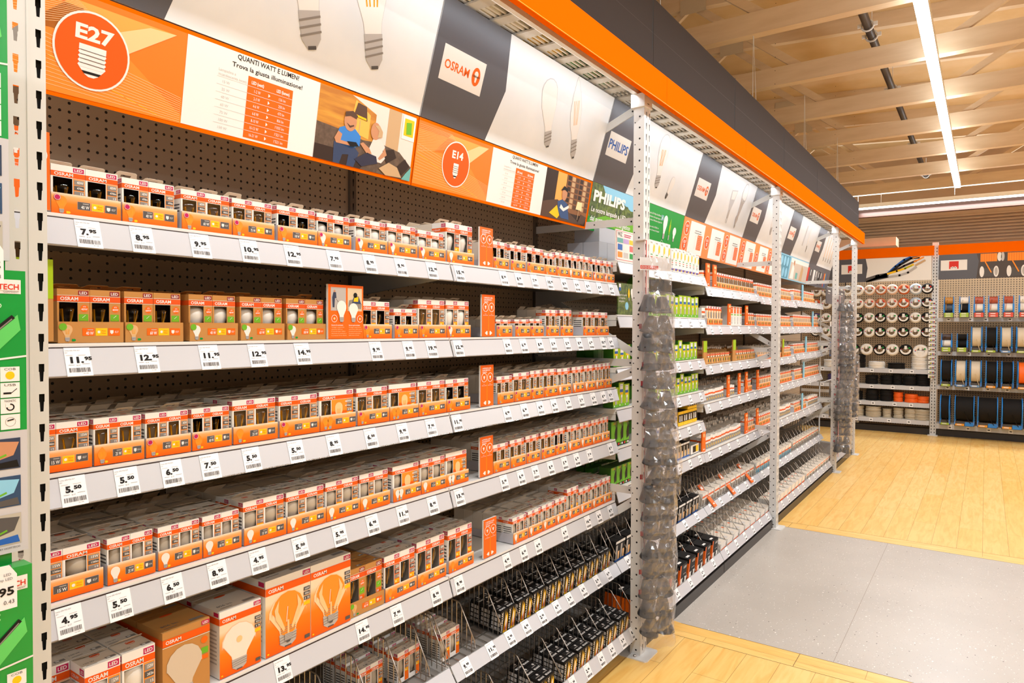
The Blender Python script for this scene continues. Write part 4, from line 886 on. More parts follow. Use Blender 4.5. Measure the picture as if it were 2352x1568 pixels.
def deep_box(x, y, z, w, h, d, eco=False):
    DEEP.box(x-w/2, y, z, x+w/2, y+d, z+h, KRAFT if eco else TOPC)
    a = random.uniform(.8, 1.4); c, s = math.cos(a)*.032, math.sin(a)*.032; t = KRAFT if eco else TABC
    y1, z1 = y+d-.001, z+h+.0004; DEEP.box(x-w*.45, y1-s, z1, x+w*.45, y1, z1+.0006, t, Matrix.Translation((0, y1, z1)) @ Matrix.Rotation(-(PI/2-a), 4, 'X') @ Matrix.Translation((0, -y1, -z1)))
DESC = {'fil': 'with clear filament bulb', 'filk': 'with clear filament bulb', 'mat': 'with frosted bulb', 'matd': 'with frosted bulb', 'matk': 'with frosted bulb', 'talm': 'with tall frosted bulb', 'duo': 'double pack', 'duom': 'double pack', 'ecofil': 'kraft', 'ecomat': 'kraft', 'filtall': 'tall with filament bulb', 'ecofiltall': 'tall kraft'}
for n, rows in ROWS.items():
    ia = ib = 0
    for (a, b, st, wt, h) in rows:
        bay = 0 if a < 1.5 else 1
        if bay == 0: i = ia; ia += 1
        else: i = ib; ib += 1
        z = SHZ[bay][n-1]; x = BX+(a+b)/2; tw = b-a-.002; where = '%s tray, %s, %s' % (nth(i), SHN[n], BAYN[bay])
        tray(x, z, round(tw, 3), st, wt, '%s display tray marked %sW, %s on the %s, %s' % ('kraft' if st[:3] == 'eco' else 'orange', wt, nth(i), SHN[n], BAYN[bay]))
        duo = st.startswith('duo'); cw = round((tw-.006)/(1 if duo else 2), 3); d = min(cw, .07)
        style = st if not st == 'talm' else 'mattall'
        rr = 6 if n >= 3 else 3
        for r in range(int(.40/(d+.0015))):
            if r >= rr: break
            y = 1.668+r*(d+.0015); zz = z+.004
            for q in ((0,) if duo else (-1, 1)):
                xx = x+q*(cw/2+.0004); side = '' if duo else ('left ' if q < 0 else 'right ')
                hh = h+(random.uniform(-.0, .0))
                if r == 0:
                    l = '%s bulb carton, %s%s, %s' % ('kraft' if st[:3] == 'eco' else ('wide orange' if duo else 'white-and-orange'), wt+'W, ', (side+'front' if side else 'front'), where)
                    carton(xx, y, zz, cw, hh, style, wt, l, tabang=(random.uniform(.9, 1.25) if n == 1 else None))
                elif r == 1 and n >= 3 and not (bay == 1 and n == 3):
                    carton(xx, y, zz, cw, hh, style, wt, '%s carton, %sW, second row %s, %s' % ('kraft' if st[:3] == 'eco' else 'white', wt, side or 'centre', where), front=False)
                else: deep_box(xx, y, zz, cw-.001, hh, d, st[:3] == 'eco')
# loose cartons without trays on the fifth shelf, near the left upright
def big_carton(x0, x1, y, z, h, d, kind, label, watt='60'):
    w = x1-x0; m = MB(); body = KRAFT if kind == 'eco' else WHITE
    o = empty('globe_bulb_carton', (BX+(x0+x1)/2, y, z), label, 'carton', 'large bulb cartons on the fifth shelf')
    m.box(-w/2, 0, 0, w/2, d, h, body); m.add([(-w/2, 0, h+.0002), (w/2, 0, h+.0002), (w/2, d, h+.0002), (-w/2, d, h+.0002)], [(0, 1, 2, 3)], KRAFT if kind == 'eco' else TOPC)
    P = Pl(m, (-w/2, 0, 0)); bz = h*.80
    if kind != 'eco':
        f2 = MB(); f2.add([(-w/2, -.0003, 0), (w/2, -.0003, 0), (w/2, -.0003, bz), (-w/2, -.0003, bz)], [(0, 1, 2, 3)], BOXG); f2.build('printed_front', o)
    P.rect(0, bz, w, h*.90, BAND, 3); P.text('OSRAM', w*.06, bz+h*.028, h*.045, WHITE, 4, 'L', w*.32, bold=.02); P.rect(w*.82, h*.92, w*.99, h*.98, MAG, 3); P.text('LED', w*.905, h*.932, h*.033, WHITE, 4, 'C', w*.12, bold=.02)
    if kind == 'eco': P.rect(0, bz-.003, w, bz-.0015, WHITE, 3); bulb_icon(P, w*.45, -.004, h*.76, w*.38, mat('kraft_globe', 'D3C2AC', .5), SILV, 0, 3, 'A')
    elif kind == 'frost': bulb_icon(P, w*.46, h*.045, h*.70, w*.40, mat('globe_print', 'F6E6D8', .4), SILV, 0, 3, 'A', None, mat('globe_edge', 'FBC9A0', .4)); P.circ(w*.46, h*.5, w*.07, PEACH, 6)
    else:
        c = w*.48; bulb_icon(P, c, h*.05, h*.74, w*.42, mat('globe_outline', 'FBD3A4', .4), SILV, 0, 3, 'A'); bulb_icon(P, c, h*.20, h*.58, w*.36, OR2, OR2, 0, 5, 'A')
        for s in (-1, 1): P.poly([(c+s*w*.10, h*.26), (c+s*w*.27, h*.45), (c+s*w*.30, h*.58), (c+s*w*.20, h*.70), (c+s*w*.22, h*.55), (c+s*w*.14, h*.42), (c+s*w*.07, h*.30)], PEACH, 9)
        P.line(c-w*.04, h*.38, c-w*.01, h*.58, w*.012, WHITE, 10); P.line(c+w*.04, h*.38, c+w*.01, h*.58, w*.012, FILA, 10); P.rect(c-w*.02, h*.22, c+w*.02, h*.40, PEACH, 10)
        P.rect(c-w*.08, h*.13, c+w*.08, h*.22, SILV, 11)
        for k in range(4): P.rect(c-w*.085, h*(.135+.022*k), c+w*.085, h*(.142+.022*k), GREY, 12)
        P.poly([(c-w*.06, h*.13), (c+w*.06, h*.13), (c+w*.03, h*.10), (c-w*.03, h*.10)], DGREY, 11)
    if kind != 'eco':
        for i in range(3): P.rect(w*.84, h*(.70-.065*i), w*.985, h*(.75-.065*i), DGREY, 5); P.text([watt+'W', '806lm', '15'][i], w*.97, h*(.71-.065*i), h*.028, WHITE, 6, 'R', w*.1)
        P.rect(w*.84, h*.50, w*.985, h*.55, YEL, 5); P.rect(w*.86, h*.04, w*.98, h*.09, DGREY, 5); P.rect(w*.03, h*.03, w*.07, h*.05, YEL, 5)
    else: P.circ(w*.88, h*.70, w*.075, OR, 3, 16); P.rect(w*.81, h*.50, w*.96, h*.59, GREEN, 3); P.rect(w*.81, h*.42, w*.96, h*.48, OR, 3)
    sp = Pl(m, (-w/2, d, 0), (0, -1, 0)); sp.rect(0, bz, d, h*.90, BAND, 2)
    if kind != 'eco':
        for k in range(9): sp.rect(d*.1, h*(.2+.06*k), d*.9, h*(.225+.06*k), SILV, 2)
        sp.rect(d*.8, h*.92, d*.97, h*.98, MAG, 3)
    tp = Pl(m, (-w/2, 0, h+.0002), (1, 0, 0), (0, 1, 0)); tp.circ(w*.5, d*.8, w*.14, KRAFTB, 1, 16, w*.05); tp.text('806 lm', w*.12, d*.25, .011, INK, 1); tp.rect(w*.12, d*.15, w*.4, d*.17, INK, 1); tp.rect(w*.66, d*.12, w*.95, d*.22, GREY, 1)
    m.build('box_body', o); return o
Z5 = SHZ[0][4]+.003
big_carton(.322, .446, 1.650, Z5, .178, .124, 'eco', 'large kraft globe bulb carton on the fifth shelf beside the small white cartons')
big_carton(.474, .599, 1.650, Z5, .178, .125, 'frost', 'large white and orange carton with a frosted globe bulb printed on it')
big_carton(.614, .769, 1.650, Z5, .217, .155, 'fil', 'left of the two big orange cartons with a glowing filament bulb print')
big_carton(.771, .926, 1.650, Z5, .217, .155, 'fil', 'right of the two big orange cartons with a glowing filament bulb print')
for r in (1, 2):
    big_carton(.322, .446, 1.652+.126*r, Z5, .178, .124, 'eco', 'large kraft globe carton, %s row behind the front kraft globe carton' % nth(r))
    big_carton(.474, .599, 1.652+.127*r, Z5, .178, .125, 'frost', 'large white globe carton, %s row behind the frosted globe carton' % nth(r))
for r in (1,):
    for i, (a, b) in enumerate(((.614, .769), (.771, .926))): big_carton(a, b, 1.652+.157*r, Z5, .217, .155, 'fil', 'big orange carton standing behind the %s big orange carton' % ['left', 'right'][i])
for i, x in enumerate((.107, .185, .266)):
    for r in range(5):
        if i == 0 and r == 0: hh = .12
        else: hh = .163
        carton(BX+x, 1.652+.0715*r, Z5, .077, hh, 'mat', '150', 'white carton marked 150W without tray, %s column, %s row on the fifth shelf' % (nth(i), nth(r)), front=(r == 0))
tag(DEEP.build('deeper_cartons'), 'rows of cartons standing deep on the shelves behind the front ones', 'cartons', kind='stuff')

# ================================================================== INFO BOARDS ON THE SHELVES
def info_board(xo, z, w, h, kind, label, y=1.650, near=True, lean=0.0):
    m = MB(); c = {'o': OR, 'k': KRAFT, 'b': LBLUE, 'w': WHITE, 'g': DGREEN}[kind]
    m.box(0, 0, 0, w, .007, h, WHITE if near else c); P = Pl(m, (0, 0, 0), eps=.0004 if near else .001); P.rect(0, 0, w, h, c, 1)
    if kind == 'o' and near:
        for i, s in enumerate(('LAMPADE A LED,', 'LUCE BIANCA', 'CALDA')): P.text(s, w*.14, h*(.91-.048*i), h*.030, WHITE, 3, 'L', w*(.68, .60, .34)[i], bold=.03)
        P.line(w*.5, h*.06, w*.5, h*.79, .0012, YEL, 2)
        for q in (.27, .73):
            P.ring(w*q, h*.70, w*.19, w*.215, WHITE, 3, 20); P.text('E27' if q < .5 else 'E14', w*q, h*.585, h*.018, YEL, 3, 'C'); P.text('Non', w*q, h*.53, h*.02, WHITE, 3, 'C'); P.text('dimmerabili', w*q, h*.50, h*.018, WHITE, 3, 'C', w*.36)
            P.rect(w*q-w*.06, h*.70, w*q+w*.06, h*.735, WHITE, 3); P.rect(w*q-w*.035, h*.66, w*q+w*.035, h*.70, WHITE, 3)
        P.poly([(w*.42, h*.13), (w*.42, h*.04), (w*.34, h*.04), (w*.22, h*.085), (w*.34, h*.13)], WHITE, 3); P.poly([(w*.58, h*.13), (w*.58, h*.04), (w*.66, h*.04), (w*.78, h*.085), (w*.66, h*.13)], WHITE, 3)
    elif kind == 'o': P.rect(w*.2, h*.82, w*.8, h*.93, PEACH, 2); P.circ(w*.5, h*.68, w*.2, PEACH, 2, 10); P.rect(w*.3, h*.08, w*.7, h*.12, WHITE, 2)
    elif kind == 'k': P.rect(0, h*.52, w, h, LIME, 2)
    m.box(w*.1, .007, 0, w*.9, .03, .0015, CLEAR)
    return tag(m.build('info_board', None, (BX+xo, y, z+.002), (lean, 0, 0)), label, 'sign', 'upright info boards on the shelves')
info_board(.0, 1.955, .086, .165, 'o', 'orange info board cut off by the left upright on the top shelf')
info_board(.0, 1.675, .090, .175, 'k', 'lime and kraft info board cut off by the left upright on the second shelf')
for (xo, z, h, n) in ((1.597, 1.952, .155, 'top shelf'), (1.612, 1.672, .168, 'second shelf'), (1.604, 1.392, .165, 'third shelf'), (1.602, 1.11, .160, 'fourth shelf'), (1.628, .777, .155, 'fifth shelf')):
    info_board(xo, z, .087, h, 'o', 'orange info board with two arrows and circles on the %s of the second bay' % n)
# the wide info panel with two photos and two bulbs
m = MB(); w, h = .143, .168; m.box(0, 0, 0, w, .009, h, WHITE); P = Pl(m, (0, 0, 0)); P.rect(0, 0, w, h, OR, 1)
P.rect(.010, h*.52, w*.49, h*.95, SILV, 2); P.rect(w*.54, h*.52, w-.006, h*.95, mat('photo_room', 'D9C2A0', .5), 2)
P.poly([(.017, h*.58), (.024, h*.58), (.026, h*.75), (.032, h*.75), (.03, h*.86), (.02, h*.86), (.015, h*.76)], mat('photo_navy2', '26304A', .5), 3); P.circ(.0245, h*.88, .0035, SKIN, 3); P.line(.03, h*.74, .05, h*.62, .001, BLACK, 3)
P.poly([(w*.56, h*.60), (w*.93, h*.56), (w*.95, h*.66), (w*.70, h*.74), (w*.58, h*.72)], GREY, 3); P.poly([(w*.66, h*.66), (w*.72, h*.80), (w*.86, h*.80), (w*.93, h*.66)], MATS['photo_jeans'], 4); P.circ(w*.76, h*.82, .008, BLACK, 5); P.poly([(w*.70, h*.70), (w*.74, h*.79), (w*.85, h*.79), (w*.84, h*.70)], YEL, 5)
bulb_icon(P, w*.36, h*.31, h*.40, .019, WHITE, SILV, 0, 6); bulb_icon(P, w*.70, h*.31, h*.36, .019, WHITE, SILV, 0, 6)
for q in (.16, .89): P.ring(w*q, h*.375, .010, .0115, WHITE, 6); P.circ(w*q, h*.375, .004, PEACH, 6, 10)
for i, (a, b) in enumerate((('Sensore di movimento', 'Sensore giorno/notte'), ('Vantaggio: spegnimento', 'Vantaggio: spegnimento'), ('autonomo della luce', 'automatico della luce in'), ('10 secondi dopo l ultimo', 'presenza di luce diurna.'), ('rilevamento di movimento e', 'Accensione automatica'), ('in presenza di luce diurna', 'della luce al buio.'))):
    y = h*(.245-.038*i); P.text(a, .012, y, .0034, WHITE if i == 0 else PEACH, 3, 'L', .0022*len(a)*1.05, bold=.02 if i == 0 else 0); P.text(b, w*.57, y, .0034, WHITE if i == 0 else PEACH, 3, 'L', .0022*len(b)*1.05, bold=.02 if i == 0 else 0)
tag(m.build('info_board', None, (BX+.840, 1.652, 1.673)), 'orange info panel with two small photos and two white bulbs on the second shelf', 'sign')

# ================================================================== FURTHER BAYS: simple cartons, each a thing
PK = {}
def pack_mesh(kind, w, h, d):
    k = (kind, round(w, 3), round(h, 3), round(d, 3))
    if k in PK: return PK[k]
    m = MB(); body, top = WHITE, TOPC
    if kind == 'green': body = top = mat('pack_green_side', '3F7F22', .4)
    elif kind == 'greenled': body = top = mat('pack_dark_green', '35601C', .4)
    elif kind in ('bella', 'blackor', 'blackcard'): body = BLACK; top = BLACK
    elif kind == 'grey': body = top = mat('pack_grey', 'AFAEB2', .45)
    elif kind == 'purple': body = top = PURP
    elif kind == 'yellow': body = YEL; top = BLACK
    m.box(-w/2, 0, 0, w/2, d, h, body); m.add([(-w/2, 0, h+.0004), (w/2, 0, h+.0004), (w/2, d, h+.0004), (-w/2, d, h+.0004)], [(0, 1, 2, 3)], top)
    P = Pl(m, (-w/2, 0, 0), eps=.0006); T = Pl(m, (-w/2, 0, h), (1, 0, 0), (0, 1, 0), eps=.0008); S = Pl(m, (-w/2, d, 0), (0, -1, 0), (0, 0, 1), eps=.0006)
    if kind == 'green':
        P.rect(0, 0, w, h, LIME, 1); P.poly([(0, 0), (w, 0), (w, h*.12), (w*.6, h*.2), (0, h*.1)], GREEN, 2); P.rect(w*.22, h*.72, w*.78, h*.94, WHITE, 2); P.rect(w*.22, h*.60, w*.78, h*.72, BLUE, 2); P.rect(w*.22, h*.50, w*.78, h*.60, YEL, 2)
        P.text('PHILIPS', w*.5, h*.86, h*.035, BLUE, 3, 'C', w*.44); P.rect(w*.36, h*.14, w*.64, h*.42, SILV, 3); P.circ(w*.5, h*.44, w*.14, WHITE, 4, 10); P.circ(w*.2, h*.08, w*.08, WHITE, 3, 8)
    elif kind == 'greenled':
        P.poly([(0, 0), (w, 0), (w, h*.5), (w*.4, h), (0, h)], GREEN, 1); P.text('LED', w*.5, h*.88, h*.07, YEL, 2, 'C', w*.5); P.poly([(w*.6, h*.2), (w, h*.3), (w, h*.8), (w*.7, h*.7), (w*.55, h*.5)], BLACK, 2); P.rect(0, 0, w, h*.14, BLACK, 2)
        for i, c in enumerate((RED, GREEN, WHITE)): P.rect(w*(.1+.3*i), h*.03, w*(.32+.3*i), h*.11, c, 3)
    elif kind == 'wiz':
        P.rect(w*.05, 0, w*.95, h*.13, PURP, 1); P.rect(w*.6, h*.03, w*.85, h*.10, YEL, 2); P.text('WiZ', w*.10, h*.88, h*.055, BLACK, 2, 'L', w*.38); P.poly([(w*.6, h*.55), (w*.9, h*.6), (w*.95, h*.8), (w*.75, h*.88), (w*.62, h*.75)], YEL, 2); P.circ(w*.65, h*.56, w*.08, PEACH, 3, 10)
        for i in range(3): P.rect(w*.12, h*(.46-.09*i), w*.5, h*(.49-.09*i), [DGREEN, RED, DGREY][i], 2)
    elif kind == 'bella':
        P.text('BELLALUX', w*.27, h*.05, w*.20, WHITE, 2, 'L', h*.9, bold=.03, rot=PI/2); P.poly([(w*.4, 0), (w, 0), (w, h*.7), (w*.86, h*.86), (w*.8, h*.5), (w*.66, h*.95), (w*.52, h*.45)], YEL, 1); P.poly([(w*.46, h*.1), (w*.94, h*.06), (w*.96, h*.4), (w*.6, h*.35)], mat('pack_red_flame', 'D9541E', .4), 2)
        bulb_icon(P, w*.7, h*.06, h*.72, w*.14, MATTEB, SILV, 0, 3, 'C'); T.text('BELLALUX', w*.1, d*.2, d*.16, WHITE, 1, 'L', w*.8, bold=.02); T.rect(w*.2, d*.55, w*.75, d*.62, GREY, 1); T.circ(w*.7, d*.8, w*.12, SILV, 1, 8)
        for i in range(4):
            for j in range(3): S.rect(d*(.1+.3*j), h*(.12+.2*i), d*(.34+.3*j), h*(.27+.2*i), SILV, 1)
    elif kind == 'blackor':
        P.rect(0, 0, w, h*.35, WHITE, 1); P.rect(0, h*.35, w, h, BLACK, 1); P.rect(0, 0, w*.16, h, OR, 2); P.text('LED', w*.5, h*.78, h*.10, WHITE, 2, 'L', w*.42, bold=.02); P.rect(w*.5, h*.5, w*.9, h*.53, SILV, 2); P.circ(w*.6, h*.25, w*.16, BLACK, 3, 10)
        S.rect(0, 0, d, h*.8, OR, 1); S.rect(0, h*.8, d, h, BLACK, 1); T.rect(w*.2, d*.2, w*.6, d*.35, WHITE, 1)
    elif kind == 'blackcard':
        P.rect(w*.1, h*.1, w*.45, h*.8, SILV, 1); P.rect(w*.55, h*.1, w*.9, h*.5, PEACH, 1); P.rect(0, 0, w, h*.1, BLUE, 1); P.rect(0, h*.88, w, h, WHITE, 1)
    elif kind == 'yellow': P.rect(0, h*.0, w, h*.25, YEL, 1); P.rect(0, h*.25, w, h*.8, BLACK, 1); P.rect(w*.2, h*.3, w*.4, h*.7, WHITE, 2); P.rect(w*.6, h*.3, w*.8, h*.7, WHITE, 2)
    elif kind == 'bluepack': P.rect(0, 0, w, h*.9, BLUE, 1); P.rect(w*.15, h*.2, w*.85, h*.6, WHITE, 2); P.text('LED', w*.5, h*.68, h*.14, WHITE, 2, 'C')
    elif kind == 'halo':
        P.rect(0, h*.60, w, h*.74, BAND, 1); P.rect(0, 0, w, h*.45, GREY, 1); P.rect(w*.5, h*.12, w*.8, h*.30, YEL, 2); P.rect(w*.1, h*.12, w*.35, h*.35, SILV, 2); S.rect(0, h*.6, d, h*.74, BAND, 1)
    elif kind == 'ortall':
        P.rect(w*.3, h*.62, w*.95, h*.96, OR, 1); P.rect(w*.3, h*.52, w*.95, h*.58, GREEN, 1); bulb_icon(P, w*.6, h*.06, h*.4, w*.17, GLE, SILV, 0, 1); P.text('OSRAM', w*.5, h*.84, h*.05, WHITE, 3, 'C', w*.5) 
    elif kind == 'flat': P.rect(0, 0, w, h*.35, OR, 1); T.rect(w*.1, d*.1, w*.5, d*.3, PALE, 1); T.circ(w*.75, d*.7, w*.1, BAND, 1, 10)
    elif kind == 'skin': body = None; P.rect(0, h*.5, w, h*.66, BAND, 1); P.rect(w*.1, h*.05, w*.9, h*.48, mat('blister_blue', '4FA9CC', .3), 1)
    elif kind == 'clear': P.rect(w*.1, h*.08, w*.9, h*.55, GREY, 1); P.rect(0, h*.68, w, h*.8, BAND, 1)
    PK[k] = m.mesh('pack'); return PK[k]
CNT = {}; FAR = []
def fill(b, n, z, kind, x0, x1, w, h, d, name, desc, where, y=1.668, rows=1, jit=.0, dy=0, slope=0., gap=.003, hv=0.):
    """front row of cartons side by side, each a thing of its own"""
    x = bayx(b)+x0; e = bayx(b)+x1; r = random.Random(hash((b, n, round(x0, 2))) & 255)
    while x+w <= e+.001:
        for k in range(rows):
            q = (b, n, name, desc); c = CNT.get(q, 0); CNT[q] = c+1
            hh = round(h*(1+r.choice((-hv, 0, hv))), 3); yy = y+dy+k*(d+.003)
            o = ob(name, pack_mesh(kind, w, hh, d), None, (x+w/2, yy, z+.003+slope*(yy-y)), (slope, 0, r.uniform(-jit, jit)))
            tag(o, '%s, %s on %s' % (desc, nth(c), where), 'carton', name.replace('_', ' ')+'s in the further bays')
        x += w+gap
def at(b, n): return 'the %s of the %s' % (SHN[n], BAYN[b])
# third bay (behind the upright with bags)
Z = SHZ[2]
fill(2, 1, Z[0], 'wiz', .42, .84, .078, .165, .07, 'smart_bulb_carton', 'tall white carton with yellow bulb print', at(2, 1)); fill(2, 1, Z[0], 'wiz', .84, 1.38, .062, .145, .06, 'smart_bulb_carton', 'slim white carton with purple foot', at(2, 1), hv=.05)
fill(2, 1, Z[0], 'grey', .06, .38, .10, .115, .10, 'grey_carton', 'plain grey carton', at(2, 1), y=1.78, rows=2); fill(2, 1, Z[0]+.12, 'grey', .10, .32, .21, .085, .16, 'grey_carton', 'long grey carton lying on top', at(2, 1), y=1.80)
ob_ = MB(); w, h = .245, .170; ob_.box(0, 0, 0, w, .006, h, WHITE); P = Pl(ob_, (0, 0, 0), eps=.0006); P.rect(.006, .006, w-.006, h-.006, mat('print_coral', 'E8605A', .4), 1); P.rect(.009, .009, w-.009, h-.009, WHITE, 2); P.text('WiZ', .02, .135, .022, BLACK, 3, 'L', .055); P.rect(.10, .145, .19, .150, MAG, 3); P.rect(.10, .135, .18, .140, MAG, 3)
for i, c in enumerate((TEAL, mat('print_lilac', 'B99AD0', .4), YEL)): P.rect(.014+.075*i, .10, .085+.075*i, .125, c, 3); P.rect(.02+.075*i, .06, .078+.075*i, .092, [BLUE, WHITE, MATS['print_coral']][i], 3); P.rect(.02+.075*i, .02, .078+.075*i, .05, [OR2, PALE, DGREEN][i], 3)
tag(ob_.build('info_board', None, (3.37, 1.652, Z[0]+.002)), 'white info board with coloured squares beside the bag upright on the top shelf', 'sign')
ob_ = MB(); w, h = .215, .175; ob_.box(0, 0, 0, w, .006, h, TREEP); P = Pl(ob_, (0, 0, 0), eps=.0006); P.rect(.01, .14, .035, .17, WHITE, 1); P.rect(.01, .132, .035, .15, BLUE, 2); P.text('Scoprite la qualità', .01, .105, .011, WHITE, 2, 'L', .10); P.text('e il risparmio', .01, .088, .011, WHITE, 2, 'L', .08); P.text('energetico', .01, .071, .011, WHITE, 2, 'L', .07); P.circ(.11, .05, .022, LBLUE, 2, 20); bulb_icon(P, .135, .08, .07, .014, YEL, SILV, 0, 2, 'C'); bulb_icon(P, .175, .08, .07, .016, WHITE, SILV, 0, 2)
tag(ob_.build('info_board', None, (3.40, 1.652, Z[1]+.002)), 'dark green info board with a blue disc beside the bag upright on the second shelf', 'sign')
fill(2, 2, Z[1], 'green', .45, 1.38, .072, .138, .06, 'green_bulb_carton', 'lime green bulb carton', at(2, 2), hv=.04)
m = MB(); m.lathe([(.0, 0), (.055, 0), (.055, .11), (0, .11)], GREEN, Matrix.Translation((3.361+.62, 1.82, Z[1]+.20)) @ Matrix.Rotation(PI/2, 4, 'Y'), 16); m.box(3.97, 1.70, Z[1]+.24, 4.10, 1.80, Z[1]+.245, LIME); m.tube([(4.03, 1.80, Z[1]+.24), (4.03, 1.80, Z[0]-.03)], .004, STEEL)
tag(m.build('hanging_promo'), 'lime green round promo piece hanging under the top shelf beside the bags', 'promo display')
for (a, b_) in ((.02, .27), (.55, 1.38)): fill(2, 3, Z[2], 'green', a, b_, .068, .118, .06, 'green_bulb_carton', 'lime green bulb carton', at(2, 3), hv=.12)
for (a, b_) in ((.02, .27), (.60, 1.40)): fill(2, 4, Z[3], 'green', a, b_, .066, .122, .06, 'green_bulb_carton', 'lime green bulb carton', at(2, 4), hv=.1)
fill(2, 5, Z[4], 'greenled', .0, .29, .072, .138, .07, 'green_bulb_carton', 'green and black bulb carton', at(2, 5)); fill(2, 5, Z[4], 'bluepack', .62, .98, .055, .085, .06, 'blue_bulb_pack', 'small blue pack', at(2, 5), hv=.15); fill(2, 5, Z[4], 'yellow', .99, 1.38, .085, .095, .07, 'yellow_bulb_pack', 'black and yellow pack', at(2, 5)); fill(2, 5, Z[4]+.098, 'yellow', 1.16, 1.38, .085, .075, .07, 'yellow_bulb_pack', 'yellow pack on top', at(2, 5))
fill(2, 6, Z[5], 'greenled', .0, .29, .066, .11, .07, 'green_bulb_carton', 'green-black tray carton', at(2, 6)); fill(2, 6, Z[5], 'blackcard', .62, 1.20, .055, .10, .07, 'black_bulb_pack', 'black pack with orange picture', at(2, 6), rows=2)
m = MB(); m.box(0, 0, 0, .16, .2, .003, WHITE); m.box(0, 0, 0, .16, .002, .065, WHITE); P = Pl(m, (0, 0, 0), eps=.0008); P.rect(.04, .012, .10, .055, BLACK, 1); P.rect(.10, .012, .15, .055, YEL, 1); m.box(0, 0, 0, .002, .2, .065, WHITE); m.box(.158, 0, 0, .16, .2, .065, WHITE)
tag(m.build('display_tray', None, (4.57, 1.662, Z[5]+.003)), 'white tray with black and yellow print at the right end of the sixth shelf', 'tray')
# second bay, wire baskets with black packs and a few white cartons
def slot_fill(b, low, kind, slots, w, h, d, name, desc, rows=3, per=2, y0=.03):
    y, z = (1.513, .142) if low else (1.634, .437); i = 0
    for si, sx in enumerate(slots):
        for k in range(per):
            for r in range(rows):
                yy = y+(.012 if low else .03)+r*(d+.004); zz = z-.022+.09*(yy-y)+.002
                o = ob(name, pack_mesh(kind, w, h, d), None, (sx+.012+w/2+k*(w+.003), yy, zz), (.09, 0, random.uniform(-.03, .03)))
                tag(o, '%s, %s row, %s of slot %s in the %s basket, %s' % (desc, nth(r), ['left', 'right', 'third', 'fourth'][k], nth(si), 'lowest' if low else 'upper', BAYN[b]), 'carton', name.replace('_', ' ')+'s in the wire baskets')
BU = [2.31, 2.44, 2.56, 2.69, 2.82, 2.95, 3.08, 3.22]
slot_fill(1, False, 'bella', BU, .052, .098, .052, 'candle_bulb_pack', 'black pack')
slot_fill(1, True, 'bella', [2.4, 2.6, 2.73, 2.87, 3.01, 3.15], .054, .10, .054, 'candle_bulb_pack', 'black pack')
def loose(x, y, z, n, wt, where):
    for r in range(3):
        for q in range(2): carton(x+q*.058, y+r*.062, z+.006*r, .056, .112, 'matk', wt, 'small white carton %sW, %s %s row in %s' % (wt, ['left', 'right'][q], nth(r), where), front=(r == 0), tabang=1.35)
loose(2.01, 1.70, .424, 0, '60', 'the upper basket of the second bay'); loose(1.80, 1.72, .426, 0, '60', 'the nearest upper basket, right end'); loose(1.63, 1.74, .428, 0, '40', 'the upper basket of the nearest bay')
loose(1.05, 1.78, .43, 0, '40', 'the upper basket of the nearest bay, middle')
# third bay baskets: black and orange cartons
S2 = [bayx(2)+.03+.134*k for k in range(11)]; SL2 = [bayx(2)+.03+.15*k for k in range(10)]
slot_fill(2, False, 'blackcard', S2[:2]+S2[3:10], .056, .115, .06, 'black_lamp_pack', 'black lamp pack', rows=2)
slot_fill(2, True, 'blackor', SL2[:9], .115, .135, .10, 'black_orange_carton', 'black and orange carton', rows=2, per=1)
# fourth bay
def halo_row(b, n, x0, x1, h, desc): fill(b, n, SHZ[b][n-1], 'halo', x0, x1, .047, h, .05, 'halogen_carton', desc, at(b, n), rows=2 if b == 3 else 1, hv=.06)
def small_row(b, n, x0, x1, h=.105, style='filk'):
    x = x0; z = SHZ[b][n-1]; i = 0
    while x+.112 <= x1:
        k = CNT.get((b, n, 't'), 0); CNT[(b, n, 't')] = k+1
        tray(bayx(b)+x+.056, z, .112, style, '40', 'small %s tray, %s on %s' % ('kraft' if style[:3] == 'eco' else 'orange', nth(k), at(b, n)), near=False)
        for q in (0, 1):
            if b > 3: FAR.append((bayx(b)+x+.030+.053*q, 1.668, z+.004, h, style)); continue
            carton(bayx(b)+x+.030+.053*q, 1.668, z+.004, .052, h, style, '40', '%s carton, %s in %s small tray, %s' % ('kraft' if style[:3] == 'eco' else 'white', ['left', 'right'][q], nth(k), at(b, n)), near=False, group='small bulb cartons in the further bays')
        x += .115
small_row(3, 1, .29, 1.39, .115, 'fil'); small_row(3, 1, .02, .16, .11)
info_board(4.2+.06, SHZ[3][0], .075, .165, 'o', 'orange info board, left of two on the top shelf of the fourth bay', near=False); info_board(4.2+.21, SHZ[3][0], .075, .165, 'o', 'orange info board, right of two on the top shelf of the fourth bay', near=False)
fill(3, 2, SHZ[3][1], 'clear', .02, .10, .07, .12, .06, 'lamp_carton', 'white and orange carton', at(3, 2)); small_row(3, 2, .12, .56, .135, 'filk'); fill(3, 2, SHZ[3][1], 'ortall', .68, 1.02, .075, .15, .07, 'reflector_carton', 'tall white carton with orange top', at(3, 2)); small_row(3, 2, 1.12, 1.40, .105)
for i, q in enumerate((.57, 1.04)): info_board(4.2+q, SHZ[3][1], .07, .165, 'o', 'orange info board, %s of two on the second shelf of the fourth bay' % ['left', 'right'][i], near=False)
small_row(3, 3, .10, .68, .075, 'ecomat'); small_row(3, 3, .80, 1.40, .08, 'ecomat')
for i, q in enumerate((.01, .70)): info_board(4.2+q, SHZ[3][2], .075, .17, 'k', 'lime topped info board, %s of two on the third shelf of the fourth bay' % ['left', 'right'][i], near=False)
halo_row(3, 4, .03, .56, .085, 'white and grey carton'); halo_row(3, 4, .66, .84, .085, 'grey and white carton'); small_row(3, 4, 1.06, 1.40, .10)
